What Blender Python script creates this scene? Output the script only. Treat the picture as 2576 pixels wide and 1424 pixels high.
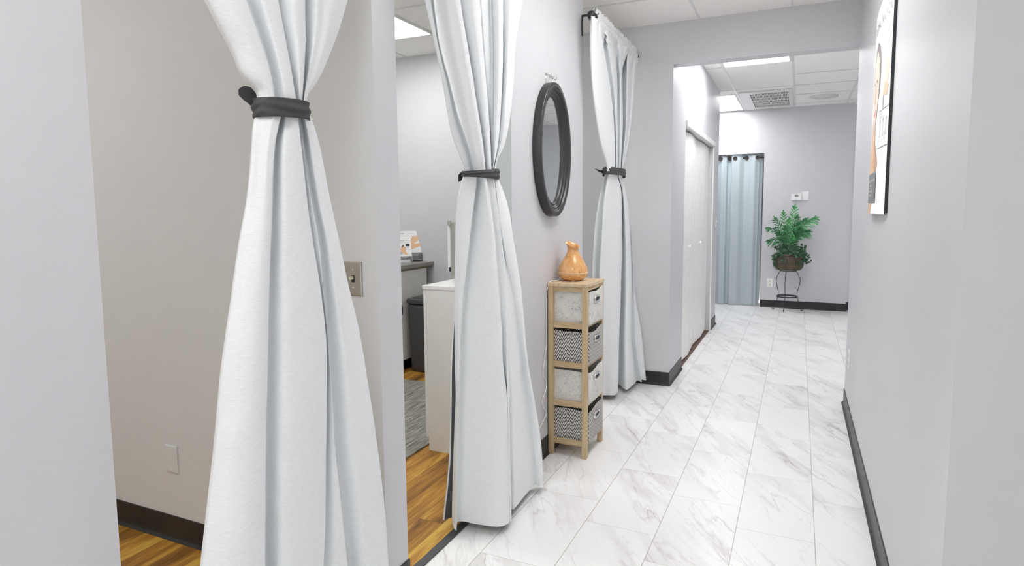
import bpy, bmesh, math, random
from mathutils import Vector, Matrix
import mathutils.noise as mn

for o in list(bpy.data.objects): bpy.data.objects.remove(o)
SC = bpy.context.scene
COL = SC.collection

# ------------------------------------------------------------------ camera
F, YAW, PITCH, ROLL = 1544.02, 0.425317, 0.095014, 0.006102
CX, CY, CAMH = 1309.33, 680.08, 1.35544
cam_data = bpy.data.cameras.new('camera'); cam = bpy.data.objects.new('camera', cam_data)
COL.objects.link(cam)
cyw, syw, cpt, spt = math.cos(YAW), math.sin(YAW), math.cos(PITCH), math.sin(PITCH)
fw = Vector((-syw*cpt, cyw*cpt, -spt)); rt = Vector((cyw, syw, 0)); dn = fw.cross(rt)
cr, sr = math.cos(ROLL), math.sin(ROLL)
rt2 = cr*rt + sr*dn; dn2 = -sr*rt + cr*dn
m = Matrix.Identity(4)
for i in range(3):
    m[i][0] = rt2[i]; m[i][1] = -dn2[i]; m[i][2] = -fw[i]
m[0][3], m[1][3], m[2][3] = 0.0, 0.0, CAMH
cam.matrix_world = m
cam_data.sensor_width = 36.0; cam_data.sensor_fit = 'HORIZONTAL'
cam_data.lens = F*36.0/2576.0
cam_data.shift_x = -(CX-1288.0)/2576.0
cam_data.shift_y = -(712.0-CY)/2576.0
cam_data.clip_start = 0.02
SC.camera = cam

# ------------------------------------------------------------------ world, exposure
world = bpy.data.worlds.new('world'); SC.world = world; world.use_nodes = True
world.node_tree.nodes['Background'].inputs[0].default_value = (1.0, 0.99, 0.985, 1)
world.node_tree.nodes['Background'].inputs[1].default_value = 2.15
SC.view_settings.view_transform = 'Standard'; SC.view_settings.look = 'None'
SC.view_settings.gamma = 1.0; SC.view_settings.use_curve_mapping = False
SC.view_settings.exposure = 0.38
try:
    SC.cycles.max_bounces = 12; SC.cycles.diffuse_bounces = 8; SC.cycles.use_denoising = True
except Exception: pass
# brightness of each ceiling panel (W/m2 style emission strength)
HALL_E, FAR_E, ROOM_E = 8.6, 10.0, 13.6
COOL = (1.0, 0.995, 0.985); WARM = (0.985, 0.99, 0.97)

# ------------------------------------------------------------------ material helpers
def new_mat(name):
    m = bpy.data.materials.new(name); m.use_nodes = True
    return m, m.node_tree.nodes, m.node_tree.links, m.node_tree.nodes['Principled BSDF']
def srgb(r, g, b):
    f = lambda c: (c/255/12.92) if c/255 <= 0.04045 else ((c/255+0.055)/1.055)**2.4
    return (f(r), f(g), f(b), 1)
def P(N, L, kind, **kw):
    n = N.new(kind)
    for k, v in kw.items():
        if k.startswith('i_'): n.inputs[k[2:].replace('_', ' ')].default_value = v
        elif k.startswith('n_'): n.inputs[int(k[2:])].default_value = v
        else: setattr(n, k, v)
    return n
def math_node(N, L, op, a, b=None, c=None):
    n = N.new('ShaderNodeMath'); n.operation = op
    for i, v in enumerate((a, b, c)):
        if v is None: continue
        if isinstance(v, (int, float)): n.inputs[i].default_value = v
        else: L.new(v, n.inputs[i])
    return n.outputs[0]
def ramp(N, L, fac, stops):
    r = N.new('ShaderNodeValToRGB'); cr_ = r.color_ramp
    while len(cr_.elements) < len(stops): cr_.elements.new(0.5)
    for e, (p, c) in zip(cr_.elements, stops): e.position = p; e.color = c
    L.new(fac, r.inputs[0]); return r.outputs[0]
def mixc(N, L, fac, a, b, blend='MIX'):
    n = N.new('ShaderNodeMix'); n.data_type = 'RGBA'; n.blend_type = blend
    for s, v in ((0, fac), (6, a), (7, b)):
        if isinstance(v, (int, float)): n.inputs[s].default_value = v
        elif isinstance(v, tuple): n.inputs[s].default_value = v
        else: L.new(v, n.inputs[s])
    return n.outputs[2]
def coords(N, L, kind='Object', scale=(1, 1, 1), rot=(0, 0, 0), loc=(0, 0, 0)):
    t = N.new('ShaderNodeTexCoord'); mp = N.new('ShaderNodeMapping')
    mp.inputs['Scale'].default_value = scale; mp.inputs['Rotation'].default_value = rot; mp.inputs['Location'].default_value = loc
    L.new(t.outputs[kind], mp.inputs[0]); return mp.outputs[0]
def noise(N, L, vec, scale=5, detail=3, rough=0.5, dist=0.0):
    n = N.new('ShaderNodeTexNoise'); n.inputs['Scale'].default_value = scale; n.inputs['Detail'].default_value = detail
    n.inputs['Roughness'].default_value = rough; n.inputs['Distortion'].default_value = dist
    L.new(vec, n.inputs['Vector']); return n.outputs['Fac']
def bump(N, L, b, h, strength=0.2, dist=0.002):
    n = N.new('ShaderNodeBump'); n.inputs['Strength'].default_value = strength; n.inputs['Distance'].default_value = dist
    L.new(h, n.inputs['Height']); L.new(n.outputs[0], b.inputs['Normal'])
def plain(name, col, rough=0.5, metal=0.0, spec=0.5, bumpy=None, var=0.03):
    m, N, L, b = new_mat(name)
    v = coords(N, L)
    n = noise(N, L, v, 9, 3)
    c2 = tuple(min(1, x*(1-var)) for x in col[:3])+(1,); c1 = tuple(min(1, x*(1+var)) for x in col[:3])+(1,)
    L.new(ramp(N, L, n, [(0.3, c2), (0.7, c1)]), b.inputs['Base Color'])
    b.inputs['Roughness'].default_value = rough; b.inputs['Metallic'].default_value = metal
    b.inputs['Specular IOR Level'].default_value = spec
    if bumpy: bump(N, L, b, noise(N, L, v, bumpy[0], 2), bumpy[1], bumpy[2])
    return m

M = {}
M['wall'] = plain('painted_wall', (0.615, 0.612, 0.634, 1), 0.42, 0, 0.35, (160, 0.12, 0.0008), 0.01)
def add_scuff(m):      # filled, roughly sanded patch in the paint of the near left wall
    N, L = m.node_tree.nodes, m.node_tree.links; b = N['Principled BSDF']
    g = N.new('ShaderNodeNewGeometry'); vm = N.new('ShaderNodeVectorMath'); vm.operation = 'SUBTRACT'; vm.inputs[1].default_value = (-1.25, 0.655, 1.305); L.new(g.outputs['Position'], vm.inputs[0])
    v2 = N.new('ShaderNodeVectorMath'); v2.operation = 'MULTIPLY'; v2.inputs[1].default_value = (1, 0.55, 1); L.new(vm.outputs[0], v2.inputs[0])
    ln = N.new('ShaderNodeVectorMath'); ln.operation = 'LENGTH'; L.new(v2.outputs[0], ln.inputs[0])
    n = noise(N, L, g.outputs['Position'], 45, 3, 0.5)
    d = math_node(N, L, 'ADD', ln.outputs['Value'], math_node(N, L, 'MULTIPLY', math_node(N, L, 'SUBTRACT', n, 0.5), 0.05))
    mk = math_node(N, L, 'LESS_THAN', d, 0.020)
    bp = N.new('ShaderNodeBump'); bp.inputs['Strength'].default_value = 0.5; bp.inputs['Distance'].default_value = 0.0008
    old = b.inputs['Normal'].links[0].from_socket
    L.new(old, bp.inputs['Normal']); L.new(mk, bp.inputs['Height']); L.new(bp.outputs[0], b.inputs['Normal'])
add_scuff(M['wall'])
M['wall_room'] = plain('painted_room_wall', (0.64, 0.662, 0.675, 1), 0.5, 0, 0.3, (160, 0.12, 0.0008), 0.01)
M['rubber'] = plain('black_vinyl_base', (0.018, 0.018, 0.019, 1), 0.42, 0, 0.5, None, 0.1)
M['white_trim'] = plain('white_semi_gloss', (0.78, 0.78, 0.76, 1), 0.35)
M['door_white'] = plain('white_door_paint', (0.84, 0.835, 0.81, 1), 0.38)
M['plate_white'] = plain('white_plastic_plate', (0.85, 0.85, 0.85, 1), 0.3)
M['ivory'] = plain('ivory_plastic', (0.75, 0.72, 0.55, 1), 0.35)
M['slot_dark'] = plain('dark_slot', (0.03, 0.03, 0.03, 1), 0.5)
M['steel'] = plain('brushed_steel', (0.5, 0.49, 0.45, 1), 0.35, 1.0)
M['chrome'] = plain('polished_chrome', (0.75, 0.75, 0.76, 1), 0.12, 1.0)
M['black_metal'] = plain('black_iron', (0.02, 0.02, 0.022, 1), 0.4, 0.0, 0.5)
M['mirror_frame'] = plain('satin_black_frame', (0.022, 0.022, 0.024, 1), 0.33, 0.0, 0.6)
M['tie'] = plain('charcoal_fabric', (0.075, 0.075, 0.08, 1), 0.85, 0, 0.2, (300, 0.3, 0.001), 0.12)
M['lining'] = plain('dark_lining', (0.09, 0.092, 0.1, 1), 0.9, 0, 0.1)  # inside of the curtain fold, its shade painted in as dark grey
M['white_lam'] = plain('white_laminate', (0.86, 0.85, 0.82, 1), 0.4)
M['white_lam2'] = plain('white_laminate_door', (0.88, 0.87, 0.85, 1), 0.35)
M['cab_grey'] = plain('pale_cabinet', (0.74, 0.73, 0.70, 1), 0.45)
M['counter'] = plain('grey_laminate_top', (0.25, 0.24, 0.22, 1), 0.3, 0, 0.5, None, 0.12)
M['counter_edge'] = plain('brown_strip', (0.17, 0.14, 0.09, 1), 0.5)
M['bin'] = plain('charcoal_plastic', (0.07, 0.07, 0.075, 1), 0.4)
M['bin_lid'] = plain('charcoal_lid', (0.04, 0.04, 0.043, 1), 0.35)
M['appl'] = plain('sage_grey_plastic', (0.36, 0.37, 0.33, 1), 0.45)
M['appl_light'] = plain('light_grey_plastic', (0.55, 0.55, 0.52, 1), 0.4)
M['paper'] = plain('white_paper', (0.88, 0.88, 0.88, 1), 0.5)
M['print_grey'] = plain('printed_grey', (0.19, 0.19, 0.19, 1), 0.45)
M['print_mid'] = plain('printed_mid_grey', (0.42, 0.42, 0.44, 1), 0.45)
M['skin'] = plain('printed_skin', srgb(232, 190, 152), 0.45)
M['skin2'] = plain('printed_skin_tone', srgb(205, 155, 118), 0.45)
M['skin3'] = plain('printed_pale_skin', srgb(240, 212, 190), 0.45)
M['hair'] = plain('printed_hair', srgb(120, 108, 106), 0.45)
M['lips'] = plain('printed_lips', srgb(214, 140, 138), 0.45)
M['brown'] = plain('threshold_brown', (0.12, 0.06, 0.04, 1), 0.5)
M['strip'] = plain('dark_transition_strip', (0.06, 0.06, 0.062, 1), 0.4)
M['grid'] = plain('white_ceiling_grid', (0.74, 0.74, 0.72, 1), 0.4)
M['vent_dark'] = plain('vent_dark', (0.05, 0.05, 0.045, 1), 0.8)
M['cord'] = plain('white_cord', (0.8, 0.8, 0.8, 1), 0.4)
M['bronze'] = plain('dark_bronze', (0.07, 0.055, 0.045, 1), 0.35, 0.7)
M['dark_room'] = plain('dark_closet', (0.25, 0.25, 0.25, 1), 0.8)
M['black_edge'] = plain('black_board_edge', (0.01, 0.01, 0.015, 1), 0.5)
M['thermo_screen'] = plain('grey_screen', (0.28, 0.3, 0.28, 1), 0.2)

def mat_glass(name, col=(1, 1, 1, 1), rough=0.02):
    m, N, L, b = new_mat(name)
    b.inputs['Base Color'].default_value = col; b.inputs['Transmission Weight'].default_value = 1.0
    b.inputs['Roughness'].default_value = rough; b.inputs['IOR'].default_value = 1.3
    return m
M['acrylic'] = mat_glass('clear_acrylic', (0.95, 0.95, 0.96, 1))
def mat_mirror():
    m, N, L, b = new_mat('mirror_glass')
    b.inputs['Base Color'].default_value = (0.80, 0.84, 0.84, 1); b.inputs['Metallic'].default_value = 1; b.inputs['Roughness'].default_value = 0.01
    return m
M['mirror'] = mat_mirror()
def mat_emit(name, col, s):
    m, N, L, b = new_mat(name)
    b.inputs['Base Color'].default_value = (0.9, 0.9, 0.9, 1)
    b.inputs['Emission Color'].default_value = tuple(col)+(1,); b.inputs['Emission Strength'].default_value = s
    return m
M['emit_hall'] = mat_emit('lit_hall_panel', COOL, HALL_E)
M['emit_far'] = mat_emit('lit_far_panel', (0.975, 0.98, 1.0), FAR_E)
M['emit_room'] = mat_emit('lit_room_panel', WARM, ROOM_E)

def mat_curtain(name, c_hi, c_lo, rough=0.75):
    m, N, L, b = new_mat(name)
    v = coords(N, L, 'Object', (55, 55, 900))
    n = noise(N, L, v, 1.0, 2, 0.6)
    v2 = coords(N, L, 'Object', (900, 900, 90))
    n2 = noise(N, L, v2, 1.0, 1, 0.5)
    s = math_node(N, L, 'ADD', math_node(N, L, 'MULTIPLY', n, 0.7), math_node(N, L, 'MULTIPLY', n2, 0.3))
    L.new(ramp(N, L, s, [(0.3, c_lo), (0.62, c_hi)]), b.inputs['Base Color'])
    b.inputs['Roughness'].default_value = rough; b.inputs['Specular IOR Level'].default_value = 0.25
    b.inputs['Sheen Weight'].default_value = 0.15
    bump(N, L, b, s, 0.25, 0.0006)
    return m
M['curtain'] = mat_curtain('pale_grey_curtain', (0.84, 0.862, 0.872, 1), (0.74, 0.762, 0.775, 1))
M['blue'] = mat_curtain('icy_blue_curtain', (0.49, 0.56, 0.58, 1), (0.43, 0.50, 0.525, 1), 0.45)

def mat_tile():
    m, N, L, b = new_mat('marble_tile_floor')
    g = N.new('ShaderNodeNewGeometry'); sp = N.new('ShaderNodeSeparateXYZ'); L.new(g.outputs['Position'], sp.inputs[0])
    X, Y = sp.outputs[0], sp.outputs[1]
    u = math_node(N, L, 'DIVIDE', math_node(N, L, 'ADD', X, 0.5063), 0.3048)
    col = math_node(N, L, 'FLOOR', u)
    fu = math_node(N, L, 'FRACT', u)
    off = math_node(N, L, 'MULTIPLY', math_node(N, L, 'ADD', col, 1.0), 2/3)
    v = math_node(N, L, 'SUBTRACT', math_node(N, L, 'DIVIDE', math_node(N, L, 'SUBTRACT', Y, 2.469), 0.6096), off)
    row = math_node(N, L, 'FLOOR', v); fv = math_node(N, L, 'FRACT', v)
    def edge(fr, w):   # 1 on the joint
        d = math_node(N, L, 'ABSOLUTE', math_node(N, L, 'SUBTRACT', fr, 0.5))
        return math_node(N, L, 'GREATER_THAN', d, 0.5-w)
    eu = edge(fu, 0.0050); ev = edge(fv, 0.0014)
    cb = N.new('ShaderNodeCombineXYZ'); L.new(col, cb.inputs[0]); L.new(row, cb.inputs[1])
    wn = N.new('ShaderNodeTexWhiteNoise'); wn.noise_dimensions = '2D'; L.new(cb.outputs[0], wn.inputs['Vector'])
    sc = N.new('ShaderNodeVectorMath'); sc.operation = 'SCALE'; sc.inputs['Scale'].default_value = 40
    L.new(wn.outputs['Color'], sc.inputs[0])
    mp = N.new('ShaderNodeMapping'); mp.inputs['Rotation'].default_value = (0, 0, math.radians(-30)); mp.inputs['Scale'].default_value = (1, 1, 1)
    L.new(g.outputs['Position'], mp.inputs[0])
    ms = N.new('ShaderNodeVectorMath'); ms.operation = 'MULTIPLY'; ms.inputs[1].default_value = (1.35, 0.24, 1); L.new(mp.outputs[0], ms.inputs[0])
    ad = N.new('ShaderNodeVectorMath'); ad.operation = 'ADD'; L.new(ms.outputs[0], ad.inputs[0]); L.new(sc.outputs[0], ad.inputs[1])
    vec = ad.outputs[0]
    def vein(scale, detail, width, dist, rough=0.55):
        n = noise(N, L, vec, scale, detail, rough, dist)
        d = math_node(N, L, 'ABSOLUTE', math_node(N, L, 'SUBTRACT', n, 0.5))
        mr = N.new('ShaderNodeMapRange'); mr.interpolation_type = 'SMOOTHSTEP'
        mr.inputs['From Min'].default_value = 0; mr.inputs['From Max'].default_value = width
        mr.inputs['To Min'].default_value = 1; mr.inputs['To Max'].default_value = 0
        L.new(d, mr.inputs['Value']); return mr.outputs[0]
    mod = noise(N, L, vec, 3.2, 2, 0.5)
    modr = math_node(N, L, 'MULTIPLY', math_node(N, L, 'SUBTRACT', mod, 0.36), 3.2)
    modc = N.new('ShaderNodeClamp'); L.new(modr, modc.inputs[0])
    v1 = math_node(N, L, 'MULTIPLY', vein(3.0, 5, 0.014, 0.25), modc.outputs[0])
    v2 = math_node(N, L, 'MULTIPLY', vein(2.6, 4, 0.07, 0.15), modc.outputs[0])
    v3 = vein(6.5, 5, 0.014, 0.3)
    t = math_node(N, L, 'ADD', math_node(N, L, 'MULTIPLY', v1, 0.46), math_node(N, L, 'MULTIPLY', v2, 0.30))
    t = math_node(N, L, 'ADD', t, math_node(N, L, 'MULTIPLY', math_node(N, L, 'MULTIPLY', v3, modc.outputs[0]), 0.26))
    c = mixc(N, L, t, (0.87, 0.87, 0.86, 1), (0.38, 0.34, 0.33, 1))
    cl = noise(N, L, vec, 1.6, 2)
    c = mixc(N, L, math_node(N, L, 'MULTIPLY', cl, 0.10), c, (0.6, 0.6, 0.6, 1))
    c = mixc(N, L, eu, c, (0.44, 0.43, 0.41, 1))
    c = mixc(N, L, math_node(N, L, 'MULTIPLY', ev, 0.75), c, (0.36, 0.35, 0.34, 1))
    L.new(c, b.inputs['Base Color'])
    b.inputs['Roughness'].default_value = 0.30; b.inputs['Specular IOR Level'].default_value = 0.4
    h = math_node(N, L, 'SUBTRACT', 1.0, math_node(N, L, 'MAXIMUM', eu, ev))
    bump(N, L, b, h, 0.3, 0.001)
    return m
M['tile'] = mat_tile()

def mat_wood_floor():
    m, N, L, b = new_mat('wood_plank_floor')
    g = N.new('ShaderNodeNewGeometry'); sp = N.new('ShaderNodeSeparateXYZ'); L.new(g.outputs['Position'], sp.inputs[0])
    X, Y = sp.outputs[0], sp.outputs[1]
    u = math_node(N, L, 'DIVIDE', X, 0.125); col = math_node(N, L, 'FLOOR', u); fu = math_node(N, L, 'FRACT', u)
    w1 = N.new('ShaderNodeTexWhiteNoise'); w1.noise_dimensions = '1D'; L.new(col, w1.inputs['W'])
    v = math_node(N, L, 'ADD', math_node(N, L, 'DIVIDE', Y, 1.1), math_node(N, L, 'MULTIPLY', w1.outputs['Value'], 7.3))
    row = math_node(N, L, 'FLOOR', v); fv = math_node(N, L, 'FRACT', v)
    cb = N.new('ShaderNodeCombineXYZ'); L.new(col, cb.inputs[0]); L.new(row, cb.inputs[1])
    wn = N.new('ShaderNodeTexWhiteNoise'); wn.noise_dimensions = '2D'; L.new(cb.outputs[0], wn.inputs['Vector'])
    sc = N.new('ShaderNodeVectorMath'); sc.operation = 'SCALE'; sc.inputs['Scale'].default_value = 30; L.new(wn.outputs['Color'], sc.inputs[0])
    ms = N.new('ShaderNodeVectorMath'); ms.operation = 'MULTIPLY'; ms.inputs[1].default_value = (9.0, 0.9, 1); L.new(g.outputs['Position'], ms.inputs[0])
    ad = N.new('ShaderNodeVectorMath'); ad.operation = 'ADD'; L.new(ms.outputs[0], ad.inputs[0]); L.new(sc.outputs[0], ad.inputs[1])
    n1 = noise(N, L, ad.outputs[0], 1.5, 4, 0.6, 0.8)
    n2 = noise(N, L, ad.outputs[0], 9.0, 4, 0.65, 0.3)
    f = math_node(N, L, 'ADD', math_node(N, L, 'MULTIPLY', n1, 0.62), math_node(N, L, 'MULTIPLY', n2, 0.25))
    f = math_node(N, L, 'ADD', f, math_node(N, L, 'MULTIPLY', wn.outputs['Value'], 0.16))
    c = ramp(N, L, f, [(0.34, (0.10, 0.045, 0.010, 1)), (0.44, (0.30, 0.135, 0.024, 1)), (0.53, (0.48, 0.23, 0.038, 1)), (0.66, (0.74, 0.47, 0.09, 1))])
    def edge(fr, w):
        d = math_node(N, L, 'ABSOLUTE', math_node(N, L, 'SUBTRACT', fr, 0.5)); return math_node(N, L, 'GREATER_THAN', d, 0.5-w)
    e = math_node(N, L, 'MAXIMUM', edge(fu, 0.008), edge(fv, 0.001))
    c = mixc(N, L, math_node(N, L, 'MULTIPLY', e, 0.6), c, (0.05, 0.03, 0.02, 1))
    L.new(c, b.inputs['Base Color']); b.inputs['Roughness'].default_value = 0.5; b.inputs['Specular IOR Level'].default_value = 0.3
    return m
M['woodfloor'] = mat_wood_floor()

def mat_ceiling():
    m, N, L, b = new_mat('acoustic_ceiling_tile')
    v = coords(N, L, 'Object')
    n = noise(N, L, v, 130, 2, 0.5)
    w = noise(N, L, v, 45, 3, 0.6)
    sp = math_node(N, L, 'GREATER_THAN', math_node(N, L, 'MULTIPLY', n, w), 0.405)
    c = mixc(N, L, math_node(N, L, 'MULTIPLY', sp, 0.3), (0.92, 0.90, 0.875, 1), (0.50, 0.38, 0.32, 1))
    L.new(c, b.inputs['Base Color']); b.inputs['Roughness'].default_value = 0.9; b.inputs['Specular IOR Level'].default_value = 0.1
    bump(N, L, b, w, 0.35, 0.001)
    return m
M['ceiling'] = mat_ceiling()

def mat_lightwood(name, c1, c2, sx=(3, 3, 40), rough=0.55):
    m, N, L, b = new_mat(name)
    v = coords(N, L, 'Object', sx)
    n = noise(N, L, v, 1.0, 4, 0.6, 1.0)
    L.new(ramp(N, L, n, [(0.3, c2), (0.65, c1)]), b.inputs['Base Color']); b.inputs['Roughness'].default_value = rough
    return m
M['pine_v'] = mat_lightwood('pale_paulownia_upright', (0.62, 0.48, 0.30, 1), (0.45, 0.32, 0.17, 1), (60, 60, 4))
M['pine_x'] = mat_lightwood('pale_paulownia_rail', (0.60, 0.46, 0.28, 1), (0.40, 0.28, 0.14, 1), (6, 6, 60))
M['pine_top'] = mat_lightwood('pale_paulownia_top', (0.68, 0.54, 0.36, 1), (0.50, 0.36, 0.21, 1), (70, 6, 10))
def mat_vase():
    m, N, L, b = new_mat('wood_grain_shell')
    v = coords(N, L, 'Object', (16, 16, 6), (0.3, 0.2, 0))
    n = noise(N, L, v, 1.0, 2, 0.5, 1.2)
    w = math_node(N, L, 'FRACT', math_node(N, L, 'MULTIPLY', n, 14))
    base = ramp(N, L, n, [(0.3, srgb(196, 136, 78)), (0.52, srgb(217, 164, 104)), (0.7, srgb(229, 182, 128))])
    line = math_node(N, L, 'GREATER_THAN', w, 0.90)
    c = mixc(N, L, math_node(N, L, 'MULTIPLY', line, 0.16), base, srgb(150, 92, 48))
    vk = coords(N, L, 'Object', (26, 26, 20), (0, 0, 0), (0.3, 0.1, 0.45))
    k = noise(N, L, vk, 1.0, 1, 0.5)
    knot = math_node(N, L, 'GREATER_THAN', k, 0.72)
    c = mixc(N, L, math_node(N, L, 'MULTIPLY', knot, 0.45), c, srgb(120, 62, 34))
    L.new(c, b.inputs['Base Color']); b.inputs['Roughness'].default_value = 0.22; b.inputs['Coat Weight'].default_value = 0.3
    return m
M['vase'] = mat_vase()
M['vase_band'] = plain('pale_band', srgb(236, 206, 180), 0.35)

def mat_chevron():
    m, N, L, b = new_mat('chevron_fabric')
    t = N.new('ShaderNodeTexCoord'); sp = N.new('ShaderNodeSeparateXYZ'); L.new(t.outputs['Object'], sp.inputs[0])
    u = math_node(N, L, 'ADD', sp.outputs[0], sp.outputs[1])
    x = math_node(N, L, 'DIVIDE', u, 0.081); z = math_node(N, L, 'DIVIDE', sp.outputs[2], 0.17)
    la = math_node(N, L, 'FRACT', math_node(N, L, 'ADD', z, x)); lb = math_node(N, L, 'FRACT', math_node(N, L, 'SUBTRACT', z, x))
    mx = math_node(N, L, 'MAXIMUM', la, lb)
    st = math_node(N, L, 'FRACT', math_node(N, L, 'ADD', math_node(N, L, 'MULTIPLY', mx, 8.0), 0.2))
    k = math_node(N, L, 'LESS_THAN', st, 0.42)
    c = mixc(N, L, k, (0.72, 0.70, 0.66, 1), (0.02, 0.022, 0.035, 1))
    L.new(c, b.inputs['Base Color']); b.inputs['Roughness'].default_value = 0.85
    return m
M['chevron'] = mat_chevron()
def mat_floral():
    m, N, L, b = new_mat('line_floral_fabric')
    v = coords(N, L, 'Object', (1, 1, 1))
    nz = N.new('ShaderNodeTexNoise'); nz.inputs['Scale'].default_value = 30; nz.inputs['Detail'].default_value = 2; L.new(v, nz.inputs['Vector'])
    sc = N.new('ShaderNodeVectorMath'); sc.operation = 'SCALE'; sc.inputs['Scale'].default_value = 0.055; L.new(nz.outputs['Color'], sc.inputs[0])
    ad = N.new('ShaderNodeVectorMath'); ad.operation = 'ADD'; L.new(v, ad.inputs[0]); L.new(sc.outputs[0], ad.inputs[1])
    vo = N.new('ShaderNodeTexVoronoi'); vo.inputs['Scale'].default_value = 20; L.new(ad.outputs[0], vo.inputs['Vector'])
    d = math_node(N, L, 'FRACT', math_node(N, L, 'MULTIPLY', vo.outputs['Distance'], 9.0))
    ring = math_node(N, L, 'LESS_THAN', d, 0.10)
    n = noise(N, L, ad.outputs[0], 34, 3, 0.5, 1.0)
    ln = math_node(N, L, 'LESS_THAN', math_node(N, L, 'ABSOLUTE', math_node(N, L, 'SUBTRACT', n, 0.5)), 0.008)
    msk = math_node(N, L, 'GREATER_THAN', noise(N, L, v, 16, 1), 0.40)
    k = math_node(N, L, 'MULTIPLY', math_node(N, L, 'MAXIMUM', ring, ln), math_node(N, L, 'ADD', math_node(N, L, 'MULTIPLY', msk, 0.6), 0.05))
    c = mixc(N, L, k, (0.74, 0.72, 0.68, 1), (0.16, 0.17, 0.18, 1))
    L.new(c, b.inputs['Base Color']); b.inputs['Roughness'].default_value = 0.9
    return m
M['floral'] = mat_floral()
def mat_rug():
    m, N, L, b = new_mat('woven_grey_rug')
    v = coords(N, L, 'Object', (150, 5, 1))
    n = noise(N, L, v, 1.0, 3, 0.7)
    L.new(ramp(N, L, n, [(0.36, (0.10, 0.095, 0.08, 1)), (0.5, (0.26, 0.25, 0.22, 1)), (0.64, (0.50, 0.48, 0.43, 1))]), b.inputs['Base Color'])
    b.inputs['Roughness'].default_value = 0.95; bump(N, L, b, n, 0.6, 0.003)
    return m
M['rug'] = mat_rug()
def mat_leaf(name, a, c_):
    m, N, L, b = new_mat(name)
    n = noise(N, L, coords(N, L), 20, 2)
    L.new(ramp(N, L, n, [(0.35, a), (0.65, c_)]), b.inputs['Base Color']); b.inputs['Roughness'].default_value = 0.45
    return m
M['palm'] = mat_leaf('palm_green', (0.05, 0.26, 0.09, 1), (0.13, 0.48, 0.16, 1))
M['palm2'] = mat_leaf('palm_dark_green', (0.025, 0.12, 0.05, 1), (0.06, 0.25, 0.09, 1))
M['ivy'] = mat_leaf('ivy_green', (0.012, 0.05, 0.02, 1), (0.03, 0.11, 0.04, 1))
def mat_coco():
    m, N, L, b = new_mat('coco_moss_liner')
    v = coords(N, L, 'Object', (1, 1, 1))
    n = noise(N, L, v, 70, 5, 0.75, 1.5)
    L.new(ramp(N, L, n, [(0.3, (0.045, 0.032, 0.02, 1)), (0.5, (0.14, 0.11, 0.075, 1)), (0.7, (0.27, 0.22, 0.155, 1))]), b.inputs['Base Color'])
    b.inputs['Roughness'].default_value = 1.0; bump(N, L, b, n, 1.0, 0.01)
    return m
M['coco'] = mat_coco()

# ------------------------------------------------------------------ mesh helpers
def link(name, bm, mats, parent=None, smooth=False):
    me = bpy.data.meshes.new(name); bm.normal_update(); bm.to_mesh(me); bm.free()
    for mt in (mats if isinstance(mats, (list, tuple)) else [mats]): me.materials.append(mt)
    if smooth:
        for p in me.polygons: p.use_smooth = True
    o = bpy.data.objects.new(name, me); COL.objects.link(o)
    if parent is not None:
        o.parent = parent
        o.matrix_parent_inverse = Matrix.Translation(-Vector(parent.location))
    return o
def thing(name, label, cat, loc, group=None):
    o = bpy.data.objects.new(name, None); COL.objects.link(o); o.location = loc
    o.empty_display_size = 0.1
    o['label'] = label; o['category'] = cat
    if group: o['group'] = group
    return o
def tag(o, label, cat, group=None):
    o['label'] = label; o['category'] = cat
    if group: o['group'] = group
    return o
def struct(name, bm, mats, parent=None, smooth=False):
    o = link(name, bm, mats, parent, smooth)
    if parent is None: o['kind'] = 'structure'
    return o
def box(bm, x0, x1, y0, y1, z0, z1, bevel=0.0, mi=0, seg=2):
    vs = [bm.verts.new((x, y, z)) for z in (z0, z1) for y in (y0, y1) for x in (x0, x1)]
    fs = [(0, 2, 3, 1), (4, 5, 7, 6), (0, 1, 5, 4), (2, 6, 7, 3), (0, 4, 6, 2), (1, 3, 7, 5)]
    faces = [bm.faces.new([vs[i] for i in f]) for f in fs]
    for f in faces: f.material_index = mi
    if bevel > 0:
        es = set(e for f in faces for e in f.edges)
        r = bmesh.ops.bevel(bm, geom=list(es), offset=bevel, segments=seg, affect='EDGES', profile=0.5)
        for f in r['faces']: f.material_index = mi
    return bm
def B(*a, **k): return box(bmesh.new(), *a, **k)
def tube(bm, pts, r, seg=8, mi=0, cap=True):
    pts = [Vector(p) for p in pts]; n = len(pts)
    rr = r if isinstance(r, (list, tuple)) else [r]*n
    t0 = (pts[1]-pts[0]).normalized()
    ref = Vector((0, 0, 1)) if abs(t0.z) < 0.9 else Vector((1, 0, 0))
    nrm = t0.cross(ref).normalized(); rings = []
    for i in range(n):
        t = (pts[min(i+1, n-1)]-pts[max(i-1, 0)]).normalized()
        nrm = (nrm - t*nrm.dot(t)).normalized(); bi = t.cross(nrm)
        rings.append([bm.verts.new(pts[i]+(nrm*math.cos(a)+bi*math.sin(a))*rr[i]) for a in [2*math.pi*k/seg for k in range(seg)]])
    for i in range(n-1):
        for k in range(seg):
            f = bm.faces.new((rings[i][k], rings[i][(k+1) % seg], rings[i+1][(k+1) % seg], rings[i+1][k])); f.material_index = mi; f.smooth = True
    if cap:
        bm.faces.new(rings[0][::-1]).material_index = mi; bm.faces.new(rings[-1]).material_index = mi
    return bm
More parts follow.
